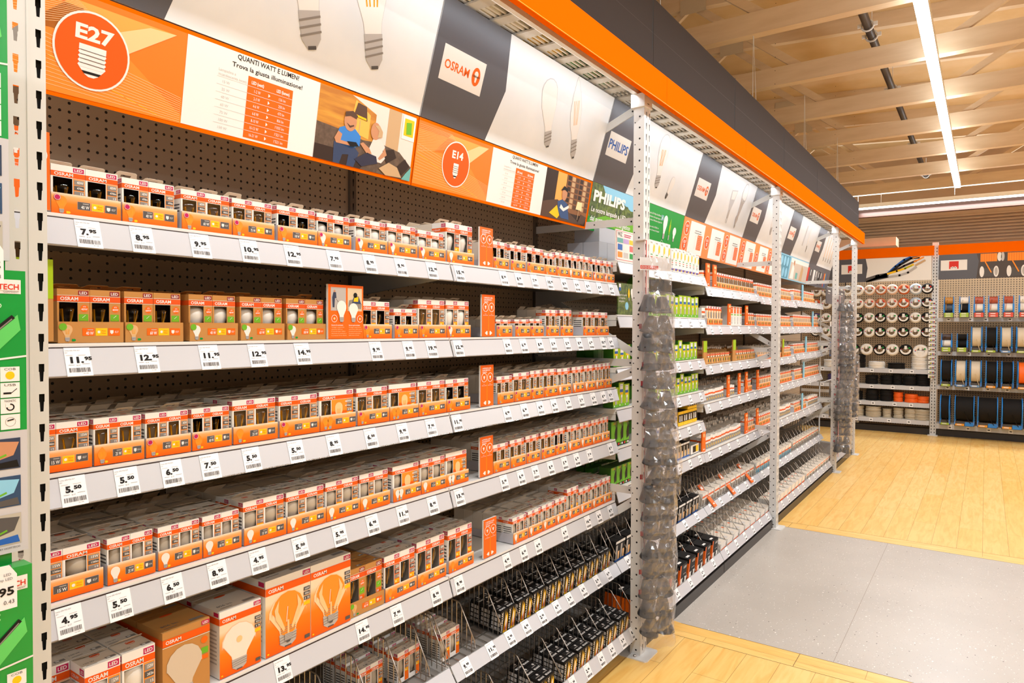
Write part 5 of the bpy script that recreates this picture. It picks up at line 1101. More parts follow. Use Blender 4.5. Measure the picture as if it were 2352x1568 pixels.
for i, q in enumerate((.57, .86, 1.06)): info_board(4.2+q-.0, SHZ[3][3], .06, .17, 'o', 'orange info board, %s of three on the fourth shelf of the fourth bay' % nth(i), near=False)
halo_row(3, 5, .09, 1.02, .09, 'white and grey carton'); small_row(3, 5, 1.16, 1.40, .10)
for i, q in enumerate((.0, 1.06)): info_board(4.2+q, SHZ[3][4], .075, .17, 'o', 'orange info board, %s of two on the fifth shelf of the fourth bay' % ['left', 'right'][i], near=False)
S3 = [bayx(3)+.03+.134*k for k in range(11)]; SL3 = [bayx(3)+.03+.15*k for k in range(10)]
slot_fill(3, False, 'clear', S3[:10], .054, .10, .06, 'spotlight_pack', 'white spotlight pack', rows=2)
slot_fill(3, True, 'flat', SL3[:9], .12, .06, .16, 'flat_white_carton', 'flat white carton', rows=2, per=1)
for i, (x, z) in enumerate(((4.90, .47), (5.36, .47), (5.86, .47))):
    m = MB(); m.box(0, -.003, 0, .055, .003, .19, OR); P = Pl(m, (0, -.003, 0), eps=.0008); P.rect(.012, .15, .043, .175, WHITE, 1); P.circ(.028, .12, .012, PEACH, 1, 10); P.rect(.015, .02, .04, .03, WHITE, 1)
    tag(m.build('info_board', None, (x, 1.60, z-.055), (-.75, 0, 0)), 'orange info board leaning over the upper basket strip, %s of three' % nth(i), 'sign', 'upright info boards on the shelves')
# fifth and sixth bay
for b in (4, 5):
    small_row(b, 1, .02, 1.39 if b == 4 else 1.1, .115); small_row(b, 2, .02, 1.38, .105 if b == 4 else .12); small_row(b, 3, .05, 1.38, .10); small_row(b, 4, .10, 1.38, .11); small_row(b, 5, .10, .75, .10); halo_row(b, 5, .80, 1.36, .10, 'white and grey carton')
    slot_fill(b, False, 'skin' if b == 4 else 'clear', [bayx(b)+.03+.134*k for k in range(10)], .054, .10, .06, 'lamp_pack', 'small lamp pack', rows=1)
    slot_fill(b, True, 'flat' if b == 4 else 'clear', [bayx(b)+.03+.15*k for k in range(9)], .12, .08, .12, 'lamp_carton', 'low white lamp carton', rows=1, per=1)
for i, (b, n, q, k) in enumerate(((4, 4, .0, 'o'), (4, 5, .0, 'o'), (5, 1, .35, 'b'), (5, 2, .9, 'b'), (5, 3, .55, 'b'), (5, 4, .45, 'b'), (5, 5, .40, 'b'), (4, 3, .9, 'k'))):
    info_board(1.4*b+q, SHZ[b][n-1], .06, .175, k, 'narrow %s info board on the %s of the %s' % ({'o': 'orange', 'b': 'pale blue', 'k': 'lime'}[k], SHN[n], BAYN[b]), near=False, y=1.648)
# stock deeper on the further shelves
FD = MB(); rd = random.Random(3)
for (x, y, z, h, st) in FAR:
    me = carton_mesh(.052, h, st, '40', False); vs = [(v.co.x+x, v.co.y+y, v.co.z+z) for v in me.vertices]
    for p_ in me.polygons: pass
    by = {}
    for p_ in me.polygons: by.setdefault(p_.material_index, []).append(tuple(p_.vertices))
    for mi_, fs_ in by.items():
        used = sorted({i_ for f_ in fs_ for i_ in f_}); mp_ = {v_: k_ for k_, v_ in enumerate(used)}
        FD.add([vs[i_] for i_ in used], [tuple(mp_[i_] for i_ in f_) for f_ in fs_], me.materials[mi_])
for b in (2, 3, 4, 5):
    for n, z in enumerate(SHZ[b]):
        if b == 2 and n in (0, 1): continue
        x = bayx(b)+.04
        while x < bayx(b+1)-.08:
            w = .052; hh = (.08 if n in (3, 4) else .09)*rd.uniform(.92, 1.05)
            for r in range(2 if b == 2 else 4):
                if rd.random() < .9:
                    y = 1.80+r*.056; col = (mat('pack_green_side', '3F7F22', .4) if b == 2 else (KRAFT if (b == 3 and n == 2) else TOPC))
                    FD.box(x, y, z+.004, x+w-.003, y+.052, z+.004+hh, col); FD.box(x+.004, y+.045, z+.005+hh, x+w-.007, y+.0455, z+.024+hh, TABC if b > 2 else col)
            x += w
tag(FD.build('deeper_packs'), 'packs standing deep on the shelves of the further bays', 'cartons', kind='stuff')
# end section: blisters on hooks between the last two uprights
EH = MB(); EH.tube([(8.99, 1.66, .3), (8.99, 1.66, 2.1)], .008, STEEL, 6); EH.tube([(10.3, 1.66, .3), (10.3, 1.66, 2.1)], .008, STEEL, 6)
for z in (1.8, 1.55, 1.05, .8): EH.tube([(8.99, 1.66, z), (10.3, 1.66, z)], .006, STEEL, 5)
for z in (1.8, 1.55, 1.05, .8):
    for k in range(9): EH.tube([(9.08+.13*k, 1.66, z), (9.08+.13*k, 1.45+.06, z+.01)], .003, WIRE, 4)
tag(EH.build('hook_frame'), 'wire hook frame between the last two uprights', 'display frame')
i = 0
for z in (1.8, 1.55, 1.05, .8):
    for k in range(9):
        m = MB(); c = [WHITE, PURP, SILV, BLUE, GREY, RED][(k*5+int(z*10)) % 6]; m.box(-.045, 0, -.17, .045, .002, 0, c); m.box(-.035, -.02, -.15, .035, 0, -.06, [GREY, SILV, WHITE][k % 3])
        tag(m.build('blister_pack', None, (9.08+.13*k, 1.56, z)), 'small blister pack, %s on the %s row of hooks at the far end' % (nth(k), nth([1.8, 1.55, 1.05, .8].index(z))), 'blister pack', 'blister packs at the far end')
m = MB(); m.box(8.99, 1.60, 2.02, 10.3, 1.606, 2.22, SIGND); P = Pl(m, (8.99, 1.60, 2.02), eps=.001)
for k in range(4): P.rect(.12+.3*k, .15, .27+.3*k, .165, WHITE, 1); P.rect(.12+.3*k, .12, .24+.3*k, .13, SILV, 1)
tag(m.build('dark_board'), 'dark board with pale lines over the hook frame at the far end', 'sign')

# ================================================================== BAGS OF LAMP CUPS ON THE UPRIGHTS
CUP = mat('cup_dark_grey', '3E4145', .32, .1)
def cup_mesh(seed):
    m = MB(); r = random.Random(seed)
    for s in (-1, 1):
        M = Matrix.Translation((s*.046, .014, r.uniform(-.010, .006)-.008)) @ Euler((r.uniform(-.25, .25), r.uniform(-.2, .2), 0)).to_matrix().to_4x4() @ Matrix.Scale(1.17, 4)
        m.lathe([(.004, .075), (.020, .072), (.024, .060), (.030, .035), (.041, .006), (.043, 0), (.040, .002), (.028, .034), (.020, .062)], CUP, M, 18)
        for a in (3.9, 5.2): m.lathe([(0, 0), (.003, 0), (.003, .001), (0, .001)], HOLE, M @ Matrix.Rotation(a, 4, 'Z') @ Matrix.Translation((.0375, 0, .02)) @ Matrix.Rotation(PI/2, 4, 'Y'), 6)
    m.tube([(-.05, .0, .08), (-.02, -.008, .12), (.01, -.006, .10), (.04, -.004, .15), (.02, .004, .17)], .0018, BLACK, 5); return m.mesh('lamp_cup')
def film_mesh(seed, w=.19, h=.26):
    m = MB(); r = random.Random(seed); nx, nz = 11, 13; vs = []; fs = []
    for j in range(nz+1):
        for i in range(nx+1):
            u, v = i/nx, j/nz; edge = min(u, 1-u, .15)/.15
            vs.append(((u-.5)*w*(1+.05*math.sin(7*v+seed)), -.034*edge*(.5+.5*(v < .5))-r.uniform(0, .014)*edge, (v-.28)*h+r.uniform(-.004, .004)))
    for j in range(nz):
        for i in range(nx):
            a = j*(nx+1)+i
            if (i+j+seed) % 2: fs += [(a, a+1, a+nx+2), (a, a+nx+2, a+nx+1)]
            else: fs += [(a, a+1, a+nx+1), (a+1, a+nx+2, a+nx+1)]
    m.add(vs, fs, FILM); return m.mesh('bag_film')
CUPS = [cup_mesh(i) for i in range(4)]; FILMS = [film_mesh(i) for i in range(5)]
HM = MB(); HM.box(-.095, .016, .205, .095, .0165, .270, mat('header_card', 'E4E2E0', .4)); P = Pl(HM, (-.095, .016, .205)); P.rect(.003, .006, .115, .024, RED, 1)
for k in range(5): P.rect(.008+.02*k, .010, .022+.02*k, .020, WHITE, 2); P.rect(.010+.02*k, .012, .020+.02*k, .018, RED, 3)
HME = HM.mesh('header_card')
RT = MB(); RT.box(-.095, .016, .1, -.078, .0165, .125, mat('small_red_tag', '8E2B35', .4)); RTM = RT.mesh('red_tag')
def bag(x, y, z, rz, i, where, first=False):
    o = ob('bag_of_lamp_cups', CUPS[i % 4], None, (x, y, z), (0, 0, rz)); ob('bag_film', FILMS[i % 5], o).scale = (1.04, 1, 1.45 if first else 1)
    ob('header_card', HME, o) if first else ob('red_tag', RTM, o)
    return tag(o, 'clear bag of two dark lamp cups, %s from top, %s' % (nth(i), where), 'bag', 'bags of lamp cups on the '+where)
def strip(x, y, z0, z1, label):
    m = MB(); m.box(x-.012, y, z0, x+.012, y+.002, z1, RED); m.box(x-.008, y-.001, z0, x+.008, y, z1, WHITE); m.box(x-.02, y, z1, x+.02, y+.06, z1+.006, STEEL); tag(m.build('clip_strip'), label, 'clip strip')
strip(3.29, 1.435, .25, 2.16, 'clip strip carrying bags on the upright between the second and third bay')
for i in range(18):
    bag(3.300+.012*math.sin(i*2.3)+(.02 if i > 8 else 0)-(.03 if i > 14 else 0), 1.385-.004*i*(1 if i < 10 else .3), 1.800-.0965*i, -.62+random.uniform(-.12, .12), i, 'near bag upright', i == 0)
strip(8.84, 1.42, .2, 2.1, 'distant clip strip carrying bags on the fourth upright')
for i in range(19): bag(8.86+.06*math.sin(i*.9), 1.36-.02*math.sin(i*.3), 1.93-.092*i, -1.1, i, 'distant bag upright')
for i in range(8): bag(9.03+.02*i % .06, 1.33, 1.30-.09*i, -1.1, i, 'second sleeve of the distant upright')

# ================================================================== GREEN PACKS AT THE LEFT EDGE
GP = mat('green_pack', '0E9A3C', .25)
def green_pack(xr, y, ztop, tab, label, wide=.16, hg=.275, hw=.20):
    o = empty('work_light_pack', (xr, y, ztop), label, 'hanging pack', 'green work light packs hanging at the left edge')
    m = MB(); m.box(-wide, 0, -hg-hw, 0, .035, 0, GP); P = Pl(m, (-wide, 0, -hg-hw)); W_ = wide
    P.rect(0, 0, W_, hw, mat('pack_pale_grey', 'C6C4C6', .35), 1)
    g = hw; P.rect(W_-.075, g+hg-.038, W_-.007, g+hg-.015, WHITE, 2); P.text('HOFFTECH', W_-.010, g+hg-.031, .0085, BLACK, 3, 'R', .060, bold=.02); P.rect(W_-.040, g+hg-.033, W_-.009, g+hg-.021, WHITE, 4); P.text('TECH', W_-.010, g+hg-.031, .0085, RED, 5, 'R', .029, bold=.02); P.text('GERMANY', W_-.010, g+hg-.0365, .003, GREY, 5, 'R', .022)
    P.text('LAMP LED', W_-.034, g+hg-.062, .0085, mat('print_mint', 'CFEFCB', .4), 3, 'R', .055); P.text('Lampe LED', W_-.045, g+hg-.072, .004, MATS['print_mint'], 3, 'R'); P.text('LED', W_-.045, g+hg-.080, .004, MATS['print_mint'], 3, 'R')
    P.poly([(W_-.09, g+.135), (W_-.055, g+.15), (W_-.012, g+.19), (W_-.008, g+.165), (W_-.05, g+.12)], mat('print_glow_green', '5FD468', .4), 3)
    P.line(W_-.085, g+.125, W_-.018, g+.187, .007, BLACK, 4); P.line(W_-.083, g+.123, W_-.02, g+.183, .002, GREY, 5)
    P.line(0, g+.104, W_, g+.122, .003, WHITE, 3)
    for i, s in enumerate(('COB', 'USB', 'MAGNETIC', '')):
        b = g+.083-.026*i; P.rect(W_-.037, b-.002, W_-.010, b+.022, WHITE, 3); P.text(s, W_-.0235, b+.0165, .0035, DGREY, 4, 'C', .016 if s else None) if s else None
        if i == 0: P.circ(W_-.0235, b+.008, .0065, YEL, 4, 14)
        elif i == 1: P.line(W_-.033, b+.005, W_-.022, b+.005, .003, BLACK, 4); P.line(W_-.022, b+.005, W_-.014, b+.012, .001, BLACK, 4)
        elif i == 2: P.ring(W_-.0235, b+.008, .004, .006, BLACK, 4, 14); P.rect(W_-.030, b+.008, W_-.024, b+.015, WHITE, 5)
        else: P.ring(W_-.0235, b+.010, .007, .0075, GREY, 4, 16); P.line(W_-.028, b+.012, W_-.019, b+.014, .002, BLACK, 5)
    for i, c in enumerate(('2B3A55', '27476B', 'B9B3A4')):
        a = hw-.062*(i+1); P.rect(.01, a, W_-.010, a+.050, mat('pack_photo_%d' % i, c, .4), 3); P.poly([(W_-.055, a+.012), (W_-.02, a+.022), (W_-.012, a+.043), (W_-.04, a+.046)], [SKIN, LBLUE, DGREY][i], 4); P.poly([(W_-.06, a+.002), (W_-.012, a+.002), (W_-.015, a+.014), (W_-.05, a+.010)], [BLACK, DGREY, BLUE][i], 4); P.line(W_-.05, a+.016, W_-.03, a+.024, .003, GREEN, 5)
    P.text('DEVELOPMENT BY HOFFTECH', W_-.012, .007, .0028, DGREY, 3, 'R', .06)
    m.build('pack_body', o)
    if tab:
        t = MB(); t.box(-wide+.01, .03, 0, -.018, .032, .038, GP); t.build('header_tab', o)
    return o
green_pack(.461, 1.330, 2.292, False, 'green work light pack hanging highest at the left edge')
green_pack(.476, 1.310, 1.800, True, 'green work light pack hanging in the middle of the left edge', hg=.262, hw=.200)
green_pack(.474, 1.290, 1.318, True, 'green work light pack hanging lowest at the left edge')
def hook_tag(x, y, z, p, label):
    h = MB(); h.tube([(x-.03, 1.45, z+.02), (x-.03, y+.0, z+.02)], .003, WIRE, 6); h.tube([(x-.03, 1.45, z), (x-.03, y, z), (x-.005, y-.004, z+.004)], .0025, WIRE, 6); tag(h.build('display_hook'), 'chrome display hook at %s' % label[6:].replace('price tag ', 'tag '), 'hook', 'display hooks')
    m = MB(); m.prism([(-.07, 0), (0, 0), (0, .052), (-.010, .068), (-.07, .070)], 0, .0012, mat('tag_holder', 'F0EFEE', .3), 'y'); P = Pl(m, (-.07, 0, 0)); P.text(p, .066, .022, .012, BLACK, 2, 'R', .036, bold=.03); P.text('0.43', .066, .008, .006, DGREY, 2, 'R'); P.text('LED', .062, .052, .004, INK, 2, 'R'); P.text('Lamp LED', .064, .045, .004, INK, 2, 'R')
    tag(m.build('price_tag', None, (x, y-.012, z-.06)), label, 'price tag')
hook_tag(.428, 1.270, 1.835, '6.95', 'white hook price tag at the left edge above the middle green pack')
hook_tag(.436, 1.255, 1.330, '6.95', 'white hook price tag reading 6.95 above the lowest green pack')

# ================================================================== BACK WALL SHELVING
BXW = 12.9
UB, VB = (0, -1, 0), (0, 0, 1)
def bpl(m, x, y, z, eps=.0015): return Pl(m, (x, y, z), UB, VB, eps)
for i, (y0, y1) in enumerate(((3.6, .73), (.642, -2.2), (-2.29, -5.1))):
    m = MB(); m.box(BXW-.07, y1-.03, 2.89, BXW-.06, y0+.0, 3.045, FOR); m.box(BXW-.06, y1-.03, 3.035, BXW, y0, 3.045, FOR)
    tag(m.build('fascia_panel'), 'orange fascia panel over the cable shelves, %s from the left' % nth(i), 'fascia panel', 'orange panels over the cable shelves')
def bpost(y, label):
    o = empty('rack_upright', (BXW, y, 0), label, 'shelving upright', 'slotted uprights of the back shelving')
    m = MB(); m.box(0, -.043, 0, .06, .043, 3.1, STEEL); P = bpl(m, 0, .043, 0)
    for k in range(60): P.rect(.018, .04+.05*k, .028, .065+.05*k, HOLE, 1); P.rect(.058, .04+.05*k, .068, .065+.05*k, HOLE, 1)
    m.build('post', o); f = MB(); f.box(-.05, -.07, 0, .09, .07, .012, STEEL); f.build('foot_plate', o)
bpost(.687, 'slotted upright between the two back shelving bays'); bpost(-2.24, 'slotted upright at the right end of the back shelving'); bpost(3.6, 'slotted upright of the back shelving hidden behind the aisle shelves')
m = MB(); m.box(13.12, .73, .1, 13.13, 3.6, 2.6, PEG2); tag(m.build('pegboard_panel'), 'brown perforated panel behind the hanging cable coils', 'back panel')
m = MB(); m.box(13.12, -2.2, .1, 13.13, .64, 2.6, PEG2); tag(m.build('pegboard_panel'), 'brown perforated panel behind the blue cable drums', 'back panel')
m = MB(); m.box(13.119, 2.02, .1, 13.1195, 2.035, 2.6, HOLE); tag(m.build('slotted_column'), 'dark column line between panels behind the coils', 'shelf column')
def logo(P, x, y, w, h, l):
    P.rect(x, y, x+w, y+h, WHITE, l); a, b = x+w*.32, y+h*.14; c = w*.36; P.poly([(a, b), (a+c*.15, b), (a+c*.15, b+h*.18), (a+c*.85, b+h*.18), (a+c*.85, b), (a+c, b), (a+c, b+h*.66), (a, b+h*.66)], RED, l+1)
    P.rect(a, b+h*.66, a+c, b+h*.74, RED, l+1); P.circ(a+c*.37, b+h*.16, c*.10, WHITE, l+2, 10); P.circ(a+c*.65, b+h*.16, c*.10, WHITE, l+2, 10); P.rect(a+c*.2, b, a+c*.8, b+h*.14, WHITE, l+2)
# cable sign
m = MB(); H = .385; z = 2.50; m.box(BXW-.055, .735, z, BXW-.045, 3.5, z+H, SIGND); P = bpl(m, BXW-.055, 2.1, z); L = 1.365
P.poly([(.42, 0), (L, 0), (L, H), (.42, H), (.45, H*.6)], WHITE, 1); logo(P, .05, H*.36, .32, H*.42, 2)
def band(pts, w, mt, l):
    for i in range(len(pts)-1): P.line(pts[i][0], pts[i][1], pts[i+1][0], pts[i+1][1], w, mt, l)
    for q in pts[1:-1]: P.circ(q[0], q[1], w/2, mt, l, 12)
band([(.42, .02), (.60, .08), (.74, .10)], .075, DGREY, 2); P.poly([(.40, .0), (.50, 0), (.78, .06), (.74, .14)], DGREY, 2)
band([(.74, .12), (.86, .24), (.98, .34), (1.08, .38)], .032, BLUE, 3); band([(.76, .12), (.92, .26), (1.08, .36), (1.2, .37)], .036, BLACK, 4); band([(.80, .14), (.98, .24), (1.16, .32)], .032, DBROWN, 4)
band([(.74, .12), (.88, .16), (1.0, .20), (1.12, .26)], .030, YEL, 5); band([(.98, .20), (1.10, .24)], .010, GREEN, 6); band([(.76, .07), (.92, .09), (1.04, .13), (1.16, .22)], .036, SILV, 5); band([(1.12, .30), (1.26, .37)], .022, OR2, 6); band([(1.14, .24), (1.28, .32)], .030, TAN, 6); band([(1.1, .36), (1.22, .385)], .015, OR2, 6)
tag(m.build('picture_sign'), 'picture sign of a stripped cable with blue, black and yellow wires', 'sign')
m = MB(); m.box(BXW-.055, -2.2, z, BXW-.045, .64, z+H, SIGND); P = bpl(m, BXW-.055, .64, z); logo(P, .03, H*.36, .35, H*.42, 2)
P.poly([(.50, H), (.53, H*.7), (.50, 0), (2.84, 0), (2.84, H)], mat('photo_dark_ground', '4B3F36', .5), 1)
for k in range(7):
    x = .55+.34*k; P.rect(x, H*.66, x+.21, H*.98, OR2, 2)
    for j in range(6): P.line(x+.03*j+.02, H*.66, x+.03*j+.02, H*.98, .004, OR, 3)
    P.circ(x+.24, H*.84, .028, WHITE, 3, 16, .07); P.circ(x+.28, H*.84, .022, PALE, 3, 16, .07); P.line(x+.06, H*.66, x+.14, H*.22, .016, OR2, 7)
    P.rect(x+.02, H*.06, x+.18, H*.40, DGREY, 4); P.circ(x+.02, H*.26, .03, WHITE, 5, 16, .085); P.circ(x+.20, H*.26, .034, WHITE, 5, 16, .085); P.circ(x+.20, H*.26, .02, SILV, 6, 16, .06)
tag(m.build('picture_sign'), 'picture sign of orange and grey cable spools, right of the cable sign', 'sign')
# horizontal shelves
def bshelf(y0, y1, z, label, lh=.07):
    o = empty('shelf', (BXW, (y0+y1)/2, z), label, 'shelf', 'shelves of the back shelving'); d = abs(y0-y1)/2
    MB().box(-.03, -d, -.03, .2, d, 0, STEELW).build('deck', o); m = MB(); m.box(-.038, -d, -lh, -.030, d, .0, LIP); m.build('label_strip', o)
    P = None; m = MB(); P = bpl(m, -.038, d, -lh); n = int(2*d/.26); r = random.Random(int(z*100))
    for k in range(n):
        x = .12+.26*k+r.uniform(-.05, .05); m = MB(); P = bpl(m, -.038, d, -lh); P.rect(x, .006, x+.055, lh-.012, mat('tag_paper', 'F7F7F9', .3), 1); P.rect(x+.012, .026, x+.042, .040, BLACK, 2); m.build('price_tag', o)
    return o
LZ = [1.056, .787, .51, .233]; RZ = [1.892, 1.354, .814, .208]
for i, z in enumerate(LZ): bshelf(.735, 3.5, z, 'long pale shelf under the hanging coils, %s from the top' % nth(i))
for i, z in enumerate(RZ): bshelf(-2.19, .64, z, 'long pale shelf carrying blue drums, %s from the top' % nth(i), .06 if i < 3 else .085)
m = MB(); m.box(12.95, -5.1, 0, 13.12, 3.6, .10, mat('kick_plate', '3A342F', .35)); tag(m.build('kick_plate'), 'dark plinth under the back shelving', 'kick plate')
# hanging coils on hooks
CC = {'w': 'EDE6DC', 'k': '191614', 'p': 'E8C4AC', 'o': 'D0642F', 'b': 'B9C6D4', 'a': 'C97A50', 'v': '45366B', 'be': 'C2B49C', 'or': 'F56812'}
CMATS = {k: mat('cable_'+k, v, .7 if k == 'k' else .45) for k, v in CC.items()}
CMATS['k'].node_tree.nodes['Principled BSDF'].inputs['Specular IOR Level'].default_value = .2
def ring_mesh(R, r, t, mt, label_dot, wob=0, seed=0, lab=True):
    m = MB(); M = Matrix.Rotation(-PI/2, 4, 'Y')
    prof = [(r, -t/2), (r+.006, -t*.62), (R-.01, -t*.58), (R, -t*.3), (R+.002, 0), (R, t*.3), (R-.01, t*.55), (r, t/2), (r-.002, 0), (r, -t/2)]
    m.lathe(prof, mt, M, 28)
    for k in range(3): m.lathe([(R-.002, -t*.3+t*.3*k-.003), (R+.004, -t*.3+t*.3*k), (R-.002, -t*.3+t*.3*k+.003)], mt, M, 28)
    if lab:
        P = Pl(m, (-t*.66, 0, 0), UB, VB, .0006)
        n = 14; vs = []
        for k in range(n+1):
            a = PI*1.0+PI*k/n; c = math.cos(a); s = math.sin(a); vs += [P.P(c*(r+.004), s*(r+.004)+.008, 1), P.P(c*(R-.012), s*(R-.012)+.008, 1)]
        m.add(vs, [(2*k, 2*k+1, 2*k+3, 2*k+2) for k in range(n)], WHITE)
        P.circ((R+r)*.36, r*.75, .013, {'g': DGREEN, 'r': RED}[label_dot], 3, 12); P.circ(-(R+r)*.42, r*.3, .008, RED, 3, 10); P.circ(-(R+r)*.44, r*.05, .007, BLUE, 3, 10)
    return m.mesh('cable_coil')
HK = MB(); HK.tube([(.10, 0, .0), (-.14, 0, 0), (-.15, 0, .01)], .004, WIRE, 5); HK.box(-.152, -.018, -.03, -.150, .018, .028, WHITE); HK.box(.095, -.02, -.02, .10, .02, .02, STEEL); HKM = HK.mesh('display_hook')
names = {'w': 'white', 'k': 'black', 'p': 'pale pink', 'o': 'orange-brown', 'b': 'pale blue', 'a': 'brown-edged', 'v': 'violet'}
ROWC = [(2.40, ['w', 'w', 'w', 'w', 'w', 'p', 'a', 'p', 'o', 'b', 'k'], 'r'), (2.175, ['o', 'w', 'w', 'w', 'w', 'p', 'a', 'p', 'o', 'b', 'k'], 'r'), (1.935, ['v', 'w', 'k', 'w', 'k', 'w', 'k', 'w', 'k', 'w', 'k'], 'g'), (1.695, ['k', 'w', 'k', 'w', 'k', 'w', 'k', 'w', 'k', 'w', 'k'], 'g')]
YC = [2.45, 2.29, 2.12, 1.955, 1.79, 1.62, 1.452, 1.286, 1.118, .95, .79]
RMX = {}
def rmesh(c, R, dot):
    k = (c, R, dot)
    if k not in RMX: RMX[k] = ring_mesh(R, R*.52, .06, CMATS[c], dot)
    return RMX[k]
def coil(y, zh, c, R, dot, label):
    o = ob('cable_coil', rmesh(c, R, dot), None, (12.90, y, zh-R*.52+.006), (0, 0, 0)); tag(o, label, 'cable coil', 'cable coils hanging on hooks')
    h = ob('display_hook', HKM, None, (13.015, y, zh)); tag(h, 'tagged wire hook, '+label.split(', ')[1].replace('from the left ', ''), 'hook', 'hooks holding the cable coils')
for r_, (zh, cs, dot) in enumerate(ROWC):
    for i, (y, c) in enumerate(zip(YC, cs)):
        coil(y, zh, c, .082 if c != 'b' else .088, dot, '%s cable coil, %s from the left in the %s hanging row' % (names[c], nth(i), nth(r_)))
for i, (y, c) in enumerate(zip([2.42, 2.23, 2.04, 1.85, 1.655, 1.458, 1.273, 1.08, .87], ['w', 'k', 'w', 'k', 'w', 'k', 'w', 'k', 'w'])):
    coil(y, 1.41 if i < 8 else 1.40, c, .092 if i < 8 else .11, 'g', '%s cable coil, %s from the left in the fifth hanging row' % (names[c], nth(i)))
# coils lying on the shelves
def flat_coil(y, z, c, R, t, n, label, grp='cable coils lying on the shelves'):
    for k in range(n):
        m = MB(); r = R*.45; rr = random.Random(int(y*1000)+k); L_ = 5
        for j in range(L_):
            zz = t*(j+.5)/L_; q = R-.008-rr.uniform(0, .012); m.tube([(q*math.cos(2*PI*a/26), q*math.sin(2*PI*a/26), zz+rr.uniform(-.002, .002)) for a in range(26)], t/L_*.62, CMATS[c], 6, True)
        m.lathe([(r, .004), (R-.015, .002), (R-.008, t*.5), (R-.015, t-.002), (r, t-.004), (r, .004)], CMATS[c], None, 26)
        o = m.build('cable_coil', None, (12.98, y, z+.002+k*(t+.004)), (0, 0, rr.uniform(0, 3))); tag(o, label % nth(k) if '%s' in label else label, 'cable coil', grp)
flat_coil(1.51, LZ[0], 'w', .125, .105, 1, 'big white cable coil lying on the shelf under the hooks'); flat_coil(1.22, LZ[0], 'k', .13, .09, 1, 'big black cable coil lying beside the white one')
flat_coil(.885, LZ[0], 'w', .125, .072, 4, 'white cable coil in the tall white stack, %s from the bottom'); flat_coil(1.80, LZ[0], 'k', .12, .11, 2, 'black cable coil by the far upright, %s from the bottom'); flat_coil(2.2, LZ[0], 'w', .13, .12, 1, 'white cable coil lying left of the far upright')
for i, (y, R, t) in enumerate(((1.58, .10, .07), (1.36, .10, .07), (1.20, .075, .085), (1.02, .11, .075), (.84, .10, .09))): flat_coil(y, LZ[1], 'k', R, t, 2, 'black cable coil, ' + nth(i)+' pile of the second shelf, %s up')
flat_coil(2.15, LZ[1], 'v', .12, .07, 2, 'violet cable coil left of the uprights, %s up')
for i, (y, R, t, c) in enumerate(((1.80, .09, .07, 'k'), (1.57, .10, .09, 'k'), (1.36, .10, .09, 'k'), (1.185, .075, .075, 'or'), (.995, .105, .065, 'or'), (.835, .095, .05, 'or'))): flat_coil(y, LZ[2], c, R, t, 2, ('orange' if c == 'or' else 'black')+' cable coil, '+nth(i)+' pile of the third shelf, %s up')
for i, (y, R, t) in enumerate(((2.2, .13, .1), (1.80, .11, .085), (1.55, .12, .085), (1.345, .07, .072), (1.18, .075, .085), (1.0, .095, .085), (.84, .12, .085))): flat_coil(y, LZ[3], 'be', R, t, 2, 'beige cable coil, '+nth(i)+' pile of the lowest shelf, %s up')
# clip strip with colour cards on the upright
m = MB(); m.box(12.86, .70, .9, 12.865, .725, 2.16, STEELW); tag(m.build('clip_strip'), 'clip strip on the upright between the back bays', 'clip strip')
for i in range(17):
    m = MB(); m.box(-.0, -.045, -.03, .004, .045, .028, WHITE); P = bpl(m, 0, .045, -.03); P.rect(.02, .008, .085, .026, BLACK, 1)
    for j, c in enumerate((GREEN, YEL, BLUE, RED)): P.circ(.028+.015*j, .017, .008, c, 2, 8)
    tag(m.build('connector_card', None, (12.83+.012, .715, 2.135-.0735*i), (0, random.uniform(-.2, .1), random.uniform(-.15, .15))), 'small white card with coloured dots on the back upright, %s from top' % nth(i), 'card', 'cards on the clip strip of the back upright')
